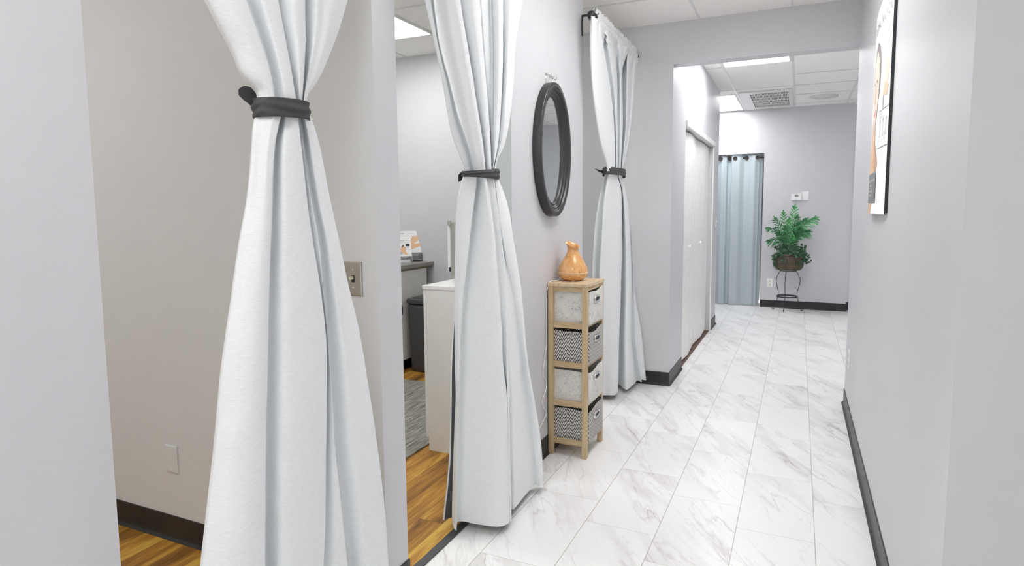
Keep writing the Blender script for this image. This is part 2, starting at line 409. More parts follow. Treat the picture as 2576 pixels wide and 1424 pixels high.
def lathe(bm, prof, c, seg=32, mi=0, sx=1, sy=1, axis='z', caps=True):
    c = Vector(c); rings = []
    for (r, h) in prof:
        ring = []
        for k in range(seg):
            a = 2*math.pi*k/seg; p = (r*math.cos(a)*sx, r*math.sin(a)*sy, h)
            if axis == 'x': p = (h, r*math.cos(a)*sx, r*math.sin(a)*sy)
            if axis == 'y': p = (r*math.cos(a)*sx, h, r*math.sin(a)*sy)
            ring.append(bm.verts.new(c+Vector(p)))
        rings.append(ring)
    for i in range(len(rings)-1):
        for k in range(seg):
            f = bm.faces.new((rings[i][k], rings[i][(k+1) % seg], rings[i+1][(k+1) % seg], rings[i+1][k])); f.material_index = mi; f.smooth = True
    if caps:
        for rg in (rings[0][::-1], rings[-1]):
            try: bm.faces.new(rg).material_index = mi
            except Exception: pass
    bmesh.ops.recalc_face_normals(bm, faces=bm.faces[:])
    return bm
def catmull(P0, P1, P2, P3, t):
    return 0.5*((2*P1)+(-P0+P2)*t+(2*P0-5*P1+4*P2-P3)*t*t+(-P0+3*P1-3*P2+P3)*t*t*t)
def smooth_path(pts, n=6):
    pts = [Vector(p) for p in pts]; out = []
    for i in range(len(pts)-1):
        a = pts[max(i-1, 0)]; b = pts[i]; c = pts[i+1]; d = pts[min(i+2, len(pts)-1)]
        for k in range(n): out.append(catmull(a, b, c, d, k/n))
    out.append(pts[-1]); return out
def bez(p): return smooth_path(p, 8)
def text_mesh(bm, s, size, origin, right, up, mi=0, squeeze=1.0, align='LEFT'):
    cu = bpy.data.curves.new('t', 'FONT'); cu.body = s; cu.size = size; cu.align_x = align
    ob = bpy.data.objects.new('t', cu); COL.objects.link(ob)
    dg = bpy.context.evaluated_depsgraph_get(); dg.update()
    me = bpy.data.meshes.new_from_object(ob.evaluated_get(dg))
    right = Vector(right); up = Vector(up); origin = Vector(origin)
    vs = [bm.verts.new(origin+right*v.co.x*squeeze+up*v.co.y) for v in me.vertices]
    for p in me.polygons:
        try: bm.faces.new([vs[i] for i in p.vertices]).material_index = mi
        except Exception: pass
    bpy.data.objects.remove(ob); bpy.data.curves.remove(cu); bpy.data.meshes.remove(me)

# curtain cross-sections: rows of (x, y, z) world points, metres
CURT = {
'a_up': [[(-1.17,1.086,1.615),(-1.15,1.079,1.615),(-1.135,1.087,1.615),(-1.13,1.1,1.615),(-1.135,1.111,1.615),(-1.141,1.117,1.615),(-1.174,1.145,1.615),(-1.166,1.145,1.615),(-1.135,1.144,1.615),(-1.135,1.172,1.615),(-1.14,1.184,1.615),(-1.146,1.19,1.615),(-1.174,1.215,1.615),(-1.161,1.208,1.615),(-1.14,1.195,1.615),(-1.15,1.212,1.615),(-1.156,1.218,1.615),(-1.184,1.244,1.615),(-1.176,1.241,1.615),(-1.155,1.221,1.615),(-1.16,1.229,1.615),(-1.165,1.237,1.615),(-1.19,1.266,1.615),(-1.23,1.303,1.615),(-1.25,1.255,1.615),(-1.24,1.195,1.615),(-1.2,1.114,1.615)],
 [(-1.17,1.087,1.64),(-1.15,1.076,1.64),(-1.133,1.082,1.64),(-1.129,1.095,1.64),(-1.135,1.107,1.64),(-1.142,1.113,1.64),(-1.179,1.145,1.64),(-1.171,1.146,1.64),(-1.135,1.141,1.64),(-1.134,1.168,1.64),(-1.14,1.181,1.64),(-1.146,1.188,1.64),(-1.178,1.215,1.64),(-1.164,1.21,1.64),(-1.14,1.195,1.64),(-1.151,1.215,1.64),(-1.157,1.221,1.64),(-1.19,1.252,1.64),(-1.181,1.249,1.64),(-1.156,1.224,1.64),(-1.161,1.233,1.64),(-1.164,1.24,1.64),(-1.191,1.271,1.64),(-1.23,1.306,1.64),(-1.249,1.258,1.64),(-1.238,1.197,1.64),(-1.2,1.118,1.64)],
 [(-1.17,1.049,1.67),(-1.15,1.046,1.67),(-1.132,1.063,1.67),(-1.128,1.086,1.67),(-1.135,1.102,1.67),(-1.142,1.108,1.67),(-1.182,1.142,1.67),(-1.174,1.145,1.67),(-1.135,1.136,1.67),(-1.134,1.163,1.67),(-1.14,1.176,1.67),(-1.147,1.183,1.67),(-1.18,1.213,1.67),(-1.166,1.208,1.67),(-1.14,1.196,1.67),(-1.151,1.219,1.67),(-1.158,1.226,1.67),(-1.194,1.258,1.67),(-1.184,1.256,1.67),(-1.156,1.232,1.67),(-1.162,1.242,1.67),(-1.164,1.25,1.67),(-1.192,1.279,1.67),(-1.23,1.31,1.67),(-1.248,1.263,1.67),(-1.236,1.197,1.67),(-1.2,1.084,1.67)],
 [(-1.17,1.023,1.72),(-1.15,1.022,1.72),(-1.131,1.041,1.72),(-1.127,1.067,1.72),(-1.135,1.086,1.72),(-1.142,1.093,1.72),(-1.186,1.131,1.72),(-1.177,1.135,1.72),(-1.135,1.123,1.72),(-1.134,1.152,1.72),(-1.14,1.167,1.72),(-1.147,1.174,1.72),(-1.183,1.206,1.72),(-1.168,1.201,1.72),(-1.14,1.196,1.72),(-1.151,1.226,1.72),(-1.158,1.233,1.72),(-1.198,1.269,1.72),(-1.187,1.267,1.72),(-1.156,1.249,1.72),(-1.163,1.267,1.72),(-1.164,1.282,1.72),(-1.193,1.321,1.72),(-1.23,1.35,1.72),(-1.247,1.269,1.72),(-1.234,1.174,1.72),(-1.2,1.056,1.72)],
 [(-1.17,0.977,1.79),(-1.15,0.978,1.79),(-1.129,1.001,1.79),(-1.126,1.033,1.79),(-1.135,1.055,1.79),(-1.142,1.062,1.79),(-1.19,1.106,1.79),(-1.181,1.111,1.79),(-1.135,1.101,1.79),(-1.133,1.136,1.79),(-1.14,1.152,1.79),(-1.148,1.16,1.79),(-1.186,1.194,1.79),(-1.17,1.19,1.79),(-1.14,1.194,1.79),(-1.152,1.235,1.79),(-1.159,1.242,1.79),(-1.204,1.282,1.79),(-1.191,1.28,1.79),(-1.157,1.268,1.79),(-1.164,1.293,1.79),(-1.163,1.314,1.79),(-1.194,1.364,1.79),(-1.23,1.392,1.79),(-1.246,1.28,1.79),(-1.232,1.16,1.79),(-1.2,1.013,1.79)],
 [(-1.17,0.93,1.87),(-1.15,0.934,1.87),(-1.128,0.961,1.87),(-1.125,0.997,1.87),(-1.135,1.02,1.87),(-1.143,1.027,1.87),(-1.194,1.072,1.87),(-1.185,1.078,1.87),(-1.135,1.075,1.87),(-1.133,1.117,1.87),(-1.14,1.136,1.87),(-1.148,1.143,1.87),(-1.189,1.179,1.87),(-1.173,1.176,1.87),(-1.14,1.189,1.87),(-1.152,1.238,1.87),(-1.16,1.245,1.87),(-1.209,1.29,1.87),(-1.195,1.288,1.87),(-1.157,1.282,1.87),(-1.165,1.315,1.87),(-1.163,1.344,1.87),(-1.195,1.405,1.87),(-1.23,1.432,1.87),(-1.245,1.282,1.87),(-1.23,1.129,1.87),(-1.2,0.964,1.87)],
 [(-1.17,0.876,1.97),(-1.15,0.884,1.97),(-1.126,0.916,1.97),(-1.124,0.957,1.97),(-1.135,0.983,1.97),(-1.143,0.991,1.97),(-1.198,1.038,1.97),(-1.189,1.046,1.97),(-1.135,1.049,1.97),(-1.132,1.098,1.97),(-1.14,1.12,1.97),(-1.148,1.128,1.97),(-1.192,1.165,1.97),(-1.176,1.163,1.97),(-1.14,1.185,1.97),(-1.153,1.242,1.97),(-1.161,1.25,1.97),(-1.214,1.298,1.97),(-1.199,1.296,1.97),(-1.158,1.297,1.97),(-1.166,1.338,1.97),(-1.162,1.374,1.97),(-1.196,1.448,1.97),(-1.23,1.474,1.97),(-1.244,1.28,1.97),(-1.228,1.1,1.97),(-1.2,0.91,1.97)],
 [(-1.17,0.806,2.1),(-1.15,0.818,2.1),(-1.124,0.857,2.1),(-1.123,0.906,2.1),(-1.135,0.935,2.1),(-1.144,0.944,2.1),(-1.203,0.995,2.1),(-1.194,1.004,2.1),(-1.135,1.014,2.1),(-1.132,1.074,2.1),(-1.14,1.099,2.1),(-1.149,1.107,2.1),(-1.196,1.148,2.1),(-1.178,1.146,2.1),(-1.14,1.18,2.1),(-1.154,1.247,2.1),(-1.162,1.255,2.1),(-1.22,1.308,2.1),(-1.204,1.307,2.1),(-1.158,1.315,2.1),(-1.167,1.365,2.1),(-1.162,1.411,2.1),(-1.197,1.497,2.1),(-1.23,1.521,2.1),(-1.243,1.28,2.1),(-1.226,1.063,2.1),(-1.2,0.84,2.1)],
 [(-1.17,0.726,2.25),(-1.15,0.743,2.25),(-1.123,0.79,2.25),(-1.122,0.846,2.25),(-1.135,0.88,2.25),(-1.144,0.889,2.25),(-1.208,0.944,2.25),(-1.199,0.954,2.25),(-1.135,0.975,2.25),(-1.131,1.047,2.25),(-1.14,1.076,2.25),(-1.149,1.084,2.25),(-1.2,1.127,2.25),(-1.182,1.126,2.25),(-1.14,1.174,2.25),(-1.154,1.254,2.25),(-1.163,1.262,2.25),(-1.227,1.32,2.25),(-1.209,1.318,2.25),(-1.159,1.337,2.25),(-1.168,1.397,2.25),(-1.161,1.453,2.25),(-1.198,1.554,2.25),(-1.23,1.575,2.25),(-1.242,1.279,2.25),(-1.224,1.021,2.25),(-1.2,0.76,2.25)],
 [(-1.17,0.696,2.38),(-1.15,0.712,2.38),(-1.121,0.753,2.38),(-1.121,0.8,2.38),(-1.135,0.832,2.38),(-1.145,0.841,2.38),(-1.212,0.9,2.38),(-1.203,0.911,2.38),(-1.135,0.941,2.38),(-1.13,1.023,2.38),(-1.14,1.055,2.38),(-1.15,1.064,2.38),(-1.203,1.109,2.38),(-1.184,1.108,2.38),(-1.14,1.168,2.38),(-1.155,1.259,2.38),(-1.164,1.268,2.38),(-1.232,1.329,2.38),(-1.213,1.328,2.38),(-1.16,1.355,2.38),(-1.169,1.425,2.38),(-1.16,1.49,2.38),(-1.199,1.603,2.38),(-1.23,1.622,2.38),(-1.241,1.279,2.38),(-1.222,0.985,2.38),(-1.2,0.717,2.38)],
 [(-1.17,0.696,2.45),(-1.15,0.712,2.45),(-1.12,0.753,2.45),(-1.12,0.8,2.45),(-1.135,0.827,2.45),(-1.145,0.834,2.45),(-1.215,0.876,2.45),(-1.205,0.887,2.45),(-1.135,0.922,2.45),(-1.13,1.01,2.45),(-1.14,1.044,2.45),(-1.15,1.053,2.45),(-1.205,1.1,2.45),(-1.185,1.099,2.45),(-1.14,1.166,2.45),(-1.155,1.262,2.45),(-1.165,1.271,2.45),(-1.234,1.334,2.45),(-1.215,1.333,2.45),(-1.16,1.365,2.45),(-1.17,1.44,2.45),(-1.16,1.51,2.45),(-1.2,1.629,2.45),(-1.23,1.647,2.45),(-1.24,1.279,2.45),(-1.221,0.965,2.45),(-1.2,0.717,2.45)],
 [(-1.17,0.696,2.5),(-1.15,0.712,2.5),(-1.12,0.752,2.5),(-1.12,0.8,2.5),(-1.135,0.827,2.5),(-1.145,0.834,2.5),(-1.216,0.875,2.5),(-1.206,0.884,2.5),(-1.135,0.919,2.5),(-1.13,1.001,2.5),(-1.14,1.036,2.5),(-1.15,1.045,2.5),(-1.206,1.093,2.5),(-1.186,1.092,2.5),(-1.14,1.164,2.5),(-1.155,1.264,2.5),(-1.165,1.273,2.5),(-1.236,1.337,2.5),(-1.216,1.336,2.5),(-1.16,1.372,2.5),(-1.17,1.45,2.5),(-1.16,1.524,2.5),(-1.2,1.648,2.5),(-1.23,1.665,2.5),(-1.24,1.279,2.5),(-1.22,0.951,2.5),(-1.2,0.717,2.5)]],
'a_lo': [[(-1.17,1.092,1.615),(-1.164,1.092,1.615),(-1.15,1.1,1.615),(-1.135,1.113,1.615),(-1.135,1.133,1.615),(-1.14,1.14,1.615),(-1.146,1.145,1.615),(-1.179,1.169,1.615),(-1.171,1.172,1.615),(-1.14,1.152,1.615),(-1.135,1.161,1.615),(-1.135,1.174,1.615),(-1.145,1.189,1.615),(-1.151,1.195,1.615),(-1.179,1.219,1.615),(-1.17,1.218,1.615),(-1.165,1.215,1.615),(-1.17,1.221,1.615),(-1.176,1.227,1.615),(-1.199,1.245,1.615),(-1.191,1.248,1.615),(-1.16,1.225,1.615),(-1.165,1.24,1.615),(-1.18,1.264,1.615),(-1.2,1.29,1.615),(-1.23,1.321,1.615),(-1.25,1.264,1.615),(-1.24,1.201,1.615),(-1.2,1.12,1.615)],
 [(-1.17,1.085,1.59),(-1.164,1.086,1.59),(-1.148,1.091,1.59),(-1.133,1.103,1.59),(-1.133,1.124,1.59),(-1.139,1.132,1.59),(-1.146,1.137,1.59),(-1.181,1.162,1.59),(-1.173,1.166,1.59),(-1.14,1.147,1.59),(-1.134,1.158,1.59),(-1.135,1.175,1.59),(-1.145,1.192,1.59),(-1.152,1.198,1.59),(-1.182,1.224,1.59),(-1.17,1.221,1.59),(-1.164,1.217,1.59),(-1.169,1.223,1.59),(-1.176,1.23,1.59),(-1.202,1.25,1.59),(-1.194,1.255,1.59),(-1.161,1.233,1.59),(-1.165,1.249,1.59),(-1.179,1.274,1.59),(-1.199,1.301,1.59),(-1.23,1.333,1.59),(-1.251,1.268,1.59),(-1.241,1.198,1.59),(-1.201,1.113,1.59)],
 [(-1.17,1.075,1.56),(-1.164,1.077,1.56),(-1.147,1.08,1.56),(-1.132,1.092,1.56),(-1.132,1.112,1.56),(-1.139,1.12,1.56),(-1.145,1.126,1.56),(-1.183,1.151,1.56),(-1.174,1.156,1.56),(-1.139,1.14,1.56),(-1.133,1.155,1.56),(-1.135,1.177,1.56),(-1.146,1.196,1.56),(-1.152,1.202,1.56),(-1.184,1.229,1.56),(-1.17,1.225,1.56),(-1.164,1.221,1.56),(-1.169,1.227,1.56),(-1.175,1.233,1.56),(-1.204,1.255,1.56),(-1.196,1.262,1.56),(-1.162,1.242,1.56),(-1.164,1.26,1.56),(-1.179,1.286,1.56),(-1.199,1.313,1.56),(-1.23,1.344,1.56),(-1.251,1.274,1.56),(-1.241,1.198,1.56),(-1.201,1.105,1.56)],
 [(-1.17,1.069,1.52),(-1.163,1.071,1.52),(-1.146,1.071,1.52),(-1.13,1.08,1.52),(-1.131,1.099,1.52),(-1.138,1.108,1.52),(-1.145,1.114,1.52),(-1.184,1.141,1.52),(-1.175,1.146,1.52),(-1.139,1.133,1.52),(-1.132,1.153,1.52),(-1.135,1.18,1.52),(-1.146,1.2,1.52),(-1.153,1.207,1.52),(-1.186,1.234,1.52),(-1.17,1.229,1.52),(-1.163,1.226,1.52),(-1.168,1.232,1.52),(-1.175,1.238,1.52),(-1.206,1.262,1.52),(-1.198,1.269,1.52),(-1.163,1.251,1.52),(-1.164,1.27,1.52),(-1.178,1.297,1.52),(-1.198,1.324,1.52),(-1.23,1.355,1.52),(-1.252,1.278,1.52),(-1.242,1.197,1.52),(-1.202,1.1,1.52)],
 [(-1.17,1.061,1.46),(-1.163,1.063,1.46),(-1.145,1.061,1.46),(-1.129,1.069,1.46),(-1.13,1.088,1.46),(-1.138,1.098,1.46),(-1.144,1.104,1.46),(-1.186,1.133,1.46),(-1.176,1.139,1.46),(-1.139,1.128,1.46),(-1.131,1.151,1.46),(-1.135,1.184,1.46),(-1.146,1.206,1.46),(-1.153,1.212,1.46),(-1.188,1.241,1.46),(-1.17,1.236,1.46),(-1.162,1.232,1.46),(-1.168,1.238,1.46),(-1.174,1.245,1.46),(-1.208,1.27,1.46),(-1.2,1.28,1.46),(-1.164,1.263,1.46),(-1.164,1.282,1.46),(-1.178,1.31,1.46),(-1.198,1.337,1.46),(-1.23,1.368,1.46),(-1.252,1.283,1.46),(-1.242,1.196,1.46),(-1.202,1.092,1.46)],
 [(-1.17,1.045,1.38),(-1.163,1.048,1.38),(-1.144,1.047,1.38),(-1.127,1.058,1.38),(-1.129,1.078,1.38),(-1.137,1.09,1.38),(-1.144,1.096,1.38),(-1.188,1.126,1.38),(-1.177,1.133,1.38),(-1.138,1.124,1.38),(-1.13,1.152,1.38),(-1.135,1.19,1.38),(-1.147,1.215,1.38),(-1.154,1.222,1.38),(-1.191,1.251,1.38),(-1.17,1.246,1.38),(-1.162,1.244,1.38),(-1.167,1.252,1.38),(-1.174,1.258,1.38),(-1.211,1.286,1.38),(-1.202,1.297,1.38),(-1.165,1.279,1.38),(-1.163,1.298,1.38),(-1.177,1.326,1.38),(-1.197,1.354,1.38),(-1.23,1.385,1.38),(-1.253,1.286,1.38),(-1.243,1.189,1.38),(-1.203,1.078,1.38)],
 [(-1.17,1.018,1.28),(-1.162,1.022,1.28),(-1.142,1.024,1.28),(-1.125,1.04,1.28),(-1.127,1.066,1.28),(-1.136,1.078,1.28),(-1.144,1.085,1.28),(-1.19,1.116,1.28),(-1.179,1.124,1.28),(-1.138,1.12,1.28),(-1.129,1.155,1.28),(-1.135,1.201,1.28),(-1.147,1.229,1.28),(-1.154,1.236,1.28),(-1.194,1.266,1.28),(-1.17,1.263,1.28),(-1.161,1.263,1.28),(-1.166,1.271,1.28),(-1.174,1.278,1.28),(-1.214,1.307,1.28),(-1.205,1.321,1.28),(-1.166,1.303,1.28),(-1.163,1.323,1.28),(-1.176,1.351,1.28),(-1.196,1.379,1.28),(-1.23,1.41,1.28),(-1.254,1.29,1.28),(-1.244,1.177,1.28),(-1.204,1.052,1.28)],
 [(-1.17,0.989,1.15),(-1.162,0.993,1.15),(-1.14,0.999,1.15),(-1.123,1.02,1.15),(-1.125,1.05,1.15),(-1.135,1.064,1.15),(-1.143,1.071,1.15),(-1.192,1.103,1.15),(-1.181,1.113,1.15),(-1.138,1.116,1.15),(-1.128,1.162,1.15),(-1.135,1.22,1.15),(-1.147,1.251,1.15),(-1.155,1.259,1.15),(-1.197,1.29,1.15),(-1.17,1.28,1.15),(-1.16,1.275,1.15),(-1.165,1.281,1.15),(-1.173,1.289,1.15),(-1.217,1.321,1.15),(-1.208,1.337,1.15),(-1.167,1.325,1.15),(-1.163,1.349,1.15),(-1.175,1.38,1.15),(-1.195,1.41,1.15),(-1.23,1.44,1.15),(-1.255,1.296,1.15),(-1.245,1.166,1.15),(-1.205,1.024,1.15)],
 [(-1.17,0.956,1),(-1.162,0.961,1),(-1.139,0.972,1),(-1.121,0.999,1),(-1.124,1.036,1),(-1.134,1.051,1),(-1.143,1.058,1),(-1.194,1.091,1),(-1.182,1.103,1),(-1.137,1.11,1),(-1.126,1.163,1),(-1.135,1.231,1),(-1.148,1.266,1),(-1.156,1.274,1),(-1.2,1.308,1),(-1.17,1.293,1),(-1.159,1.285,1),(-1.164,1.291,1),(-1.173,1.298,1),(-1.22,1.333,1),(-1.211,1.352,1),(-1.168,1.35,1),(-1.162,1.381,1),(-1.174,1.418,1),(-1.194,1.45,1),(-1.23,1.481,1),(-1.256,1.302,1),(-1.246,1.149,1),(-1.206,0.991,1)],
 [(-1.17,0.929,0.84),(-1.161,0.935,0.84),(-1.137,0.947,0.84),(-1.119,0.98,0.84),(-1.122,1.021,0.84),(-1.134,1.037,0.84),(-1.142,1.044,0.84),(-1.197,1.079,0.84),(-1.184,1.092,0.84),(-1.137,1.097,0.84),(-1.125,1.15,0.84),(-1.135,1.221,0.84),(-1.148,1.258,0.84),(-1.157,1.266,0.84),(-1.203,1.303,0.84),(-1.17,1.293,0.84),(-1.158,1.29,0.84),(-1.164,1.298,0.84),(-1.172,1.306,0.84),(-1.223,1.343,0.84),(-1.214,1.365,0.84),(-1.17,1.37,0.84),(-1.162,1.405,0.84),(-1.174,1.446,0.84),(-1.194,1.48,0.84),(-1.23,1.511,0.84),(-1.256,1.307,0.84),(-1.246,1.138,0.84),(-1.206,0.965,0.84)],
 [(-1.17,0.898,0.68),(-1.161,0.904,0.68),(-1.135,0.922,0.68),(-1.117,0.96,0.68),(-1.12,1.007,0.68),(-1.133,1.024,0.68),(-1.142,1.031,0.68),(-1.199,1.066,0.68),(-1.186,1.081,0.68),(-1.136,1.084,0.68),(-1.124,1.137,0.68),(-1.135,1.21,0.68),(-1.149,1.248,0.68),(-1.158,1.257,0.68),(-1.206,1.294,0.68),(-1.17,1.29,0.68),(-1.158,1.294,0.68),(-1.163,1.303,0.68),(-1.172,1.312,0.68),(-1.226,1.35,0.68),(-1.216,1.375,0.68),(-1.171,1.386,0.68),(-1.161,1.426,0.68),(-1.173,1.471,0.68),(-1.193,1.507,0.68),(-1.23,1.538,0.68),(-1.257,1.31,0.68),(-1.247,1.123,0.68),(-1.207,0.936,0.68)],
 [(-1.17,0.864,0.5),(-1.161,0.87,0.5),(-1.134,0.894,0.5),(-1.115,0.94,0.5),(-1.119,0.994,0.5),(-1.132,1.012,0.5),(-1.141,1.02,0.5),(-1.201,1.056,0.5),(-1.187,1.072,0.5),(-1.136,1.071,0.5),(-1.123,1.121,0.5),(-1.135,1.196,0.5),(-1.149,1.236,0.5),(-1.158,1.245,0.5),(-1.209,1.284,0.5),(-1.17,1.291,0.5),(-1.157,1.307,0.5),(-1.162,1.319,0.5),(-1.171,1.327,0.5),(-1.229,1.367,0.5),(-1.219,1.395,0.5),(-1.172,1.406,0.5),(-1.161,1.446,0.5),(-1.172,1.492,0.5),(-1.192,1.53,0.5),(-1.23,1.562,0.5),(-1.258,1.306,0.5),(-1.248,1.102,0.5),(-1.208,0.902,0.5)],
 [(-1.17,0.835,0.35),(-1.16,0.842,0.35),(-1.132,0.87,0.35),(-1.113,0.923,0.35),(-1.118,0.982,0.35),(-1.131,1.002,0.35),(-1.141,1.01,0.35),(-1.203,1.046,0.35),(-1.188,1.064,0.35),(-1.136,1.059,0.35),(-1.122,1.105,0.35),(-1.135,1.178,0.35),(-1.149,1.217,0.35),(-1.159,1.226,0.35),(-1.211,1.268,0.35),(-1.17,1.288,0.35),(-1.156,1.317,0.35),(-1.161,1.332,0.35),(-1.171,1.34,0.35),(-1.231,1.381,0.35),(-1.222,1.411,0.35),(-1.173,1.419,0.35),(-1.161,1.459,0.35),(-1.171,1.506,0.35),(-1.191,1.544,0.35),(-1.23,1.577,0.35),(-1.259,1.299,0.35),(-1.249,1.082,0.35),(-1.209,0.874,0.35)],
 [(-1.17,0.806,0.2),(-1.16,0.813,0.2),(-1.131,0.847,0.2),(-1.112,0.906,0.2),(-1.116,0.972,0.2),(-1.131,0.992,0.2),(-1.14,1,0.2),(-1.204,1.037,0.2),(-1.19,1.056,0.2),(-1.135,1.047,0.2),(-1.121,1.09,0.2),(-1.135,1.161,0.2),(-1.15,1.2,0.2),(-1.159,1.209,0.2),(-1.214,1.252,0.2),(-1.17,1.284,0.2),(-1.156,1.326,0.2),(-1.161,1.344,0.2),(-1.17,1.353,0.2),(-1.234,1.395,0.2),(-1.224,1.428,0.2),(-1.174,1.43,0.2),(-1.16,1.466,0.2),(-1.171,1.512,0.2),(-1.191,1.55,0.2),(-1.23,1.584,0.2),(-1.259,1.289,0.2),(-1.249,1.062,0.2),(-1.209,0.846,0.2)],
 [(-1.17,0.787,0.1),(-1.16,0.794,0.1),(-1.13,0.831,0.1),(-1.111,0.895,0.1),(-1.116,0.964,0.1),(-1.13,0.985,0.1),(-1.14,0.993,0.1),(-1.205,1.031,0.1),(-1.19,1.051,0.1),(-1.135,1.038,0.1),(-1.12,1.08,0.1),(-1.135,1.15,0.1),(-1.15,1.188,0.1),(-1.16,1.197,0.1),(-1.215,1.241,0.1),(-1.17,1.282,0.1),(-1.155,1.333,0.1),(-1.16,1.353,0.1),(-1.17,1.361,0.1),(-1.235,1.404,0.1),(-1.225,1.439,0.1),(-1.175,1.438,0.1),(-1.16,1.471,0.1),(-1.17,1.515,0.1),(-1.19,1.553,0.1),(-1.23,1.587,0.1),(-1.26,1.283,0.1),(-1.25,1.049,0.1),(-1.21,0.827,0.1)],
 [(-1.17,0.774,0.035),(-1.16,0.782,0.035),(-1.13,0.821,0.035),(-1.11,0.888,0.035),(-1.115,0.96,0.035),(-1.13,0.981,0.035),(-1.14,0.989,0.035),(-1.206,1.027,0.035),(-1.191,1.047,0.035),(-1.135,1.033,0.035),(-1.12,1.073,0.035),(-1.135,1.142,0.035),(-1.15,1.18,0.035),(-1.16,1.19,0.035),(-1.216,1.234,0.035),(-1.17,1.28,0.035),(-1.155,1.337,0.035),(-1.16,1.358,0.035),(-1.17,1.367,0.035),(-1.236,1.411,0.035),(-1.226,1.446,0.035),(-1.175,1.442,0.035),(-1.16,1.474,0.035),(-1.17,1.517,0.035),(-1.19,1.555,0.035),(-1.23,1.589,0.035),(-1.26,1.278,0.035),(-1.25,1.041,0.035),(-1.21,0.815,0.035)]],
'b_up': [[(-1.2,2.115,1.51),(-1.18,2.124,1.51),(-1.18,2.166,1.51),(-1.17,2.151,1.51),(-1.161,2.136,1.51),(-1.171,2.159,1.51),(-1.16,2.175,1.51),(-1.145,2.18,1.51),(-1.145,2.2,1.51),(-1.151,2.211,1.51),(-1.174,2.251,1.51),(-1.166,2.245,1.51),(-1.145,2.23,1.51),(-1.15,2.26,1.51),(-1.156,2.271,1.51),(-1.184,2.321,1.51),(-1.176,2.315,1.51),(-1.16,2.281,1.51),(-1.155,2.275,1.51),(-1.161,2.289,1.51),(-1.145,2.255,1.51),(-1.15,2.264,1.51),(-1.156,2.274,1.51),(-1.184,2.326,1.51),(-1.176,2.317,1.51),(-1.17,2.319,1.51),(-1.19,2.372,1.51),(-1.2,2.395,1.51),(-1.245,2.392,1.51),(-1.245,2.276,1.51)],
 [(-1.202,2.114,1.54),(-1.181,2.117,1.54),(-1.182,2.156,1.54),(-1.168,2.133,1.54),(-1.162,2.124,1.54),(-1.173,2.15,1.54),(-1.162,2.17,1.54),(-1.144,2.17,1.54),(-1.144,2.191,1.54),(-1.15,2.202,1.54),(-1.178,2.25,1.54),(-1.168,2.243,1.54),(-1.144,2.225,1.54),(-1.149,2.256,1.54),(-1.155,2.267,1.54),(-1.187,2.323,1.54),(-1.177,2.316,1.54),(-1.162,2.285,1.54),(-1.157,2.278,1.54),(-1.163,2.293,1.54),(-1.144,2.262,1.54),(-1.149,2.276,1.54),(-1.155,2.287,1.54),(-1.187,2.344,1.54),(-1.177,2.334,1.54),(-1.168,2.322,1.54),(-1.188,2.368,1.54),(-1.2,2.397,1.54),(-1.246,2.394,1.54),(-1.246,2.276,1.54)],
 [(-1.204,2.088,1.58),(-1.182,2.094,1.58),(-1.184,2.14,1.58),(-1.166,2.111,1.58),(-1.162,2.106,1.58),(-1.174,2.135,1.58),(-1.164,2.159,1.58),(-1.143,2.158,1.58),(-1.143,2.182,1.58),(-1.15,2.193,1.58),(-1.18,2.246,1.58),(-1.169,2.238,1.58),(-1.144,2.22,1.58),(-1.148,2.252,1.58),(-1.155,2.263,1.58),(-1.188,2.322,1.58),(-1.178,2.316,1.58),(-1.164,2.287,1.58),(-1.158,2.28,1.58),(-1.164,2.295,1.58),(-1.144,2.273,1.58),(-1.148,2.294,1.58),(-1.155,2.305,1.58),(-1.188,2.367,1.58),(-1.178,2.356,1.58),(-1.166,2.337,1.58),(-1.186,2.377,1.58),(-1.2,2.408,1.58),(-1.246,2.396,1.58),(-1.246,2.266,1.58)],
 [(-1.206,2.047,1.64),(-1.183,2.054,1.64),(-1.186,2.104,1.64),(-1.164,2.068,1.64),(-1.162,2.069,1.64),(-1.175,2.1,1.64),(-1.166,2.136,1.64),(-1.142,2.139,1.64),(-1.142,2.167,1.64),(-1.149,2.179,1.64),(-1.184,2.238,1.64),(-1.17,2.229,1.64),(-1.144,2.211,1.64),(-1.147,2.246,1.64),(-1.154,2.258,1.64),(-1.19,2.321,1.64),(-1.179,2.314,1.64),(-1.166,2.289,1.64),(-1.159,2.282,1.64),(-1.165,2.298,1.64),(-1.144,2.286,1.64),(-1.147,2.316,1.64),(-1.154,2.328,1.64),(-1.19,2.396,1.64),(-1.179,2.384,1.64),(-1.164,2.375,1.64),(-1.184,2.432,1.64),(-1.2,2.468,1.64),(-1.246,2.423,1.64),(-1.246,2.247,1.64)],
 [(-1.208,2.02,1.72),(-1.184,2.013,1.72),(-1.188,2.051,1.72),(-1.162,2.009,1.72),(-1.163,2.014,1.72),(-1.177,2.048,1.72),(-1.168,2.097,1.72),(-1.141,2.105,1.72),(-1.141,2.14,1.72),(-1.149,2.153,1.72),(-1.187,2.22,1.72),(-1.172,2.209,1.72),(-1.143,2.195,1.72),(-1.146,2.235,1.72),(-1.154,2.248,1.72),(-1.193,2.316,1.72),(-1.18,2.309,1.72),(-1.168,2.296,1.72),(-1.161,2.288,1.72),(-1.167,2.304,1.72),(-1.143,2.297,1.72),(-1.146,2.333,1.72),(-1.154,2.345,1.72),(-1.193,2.419,1.72),(-1.18,2.406,1.72),(-1.162,2.401,1.72),(-1.182,2.47,1.72),(-1.2,2.512,1.72),(-1.247,2.441,1.72),(-1.247,2.235,1.72)],
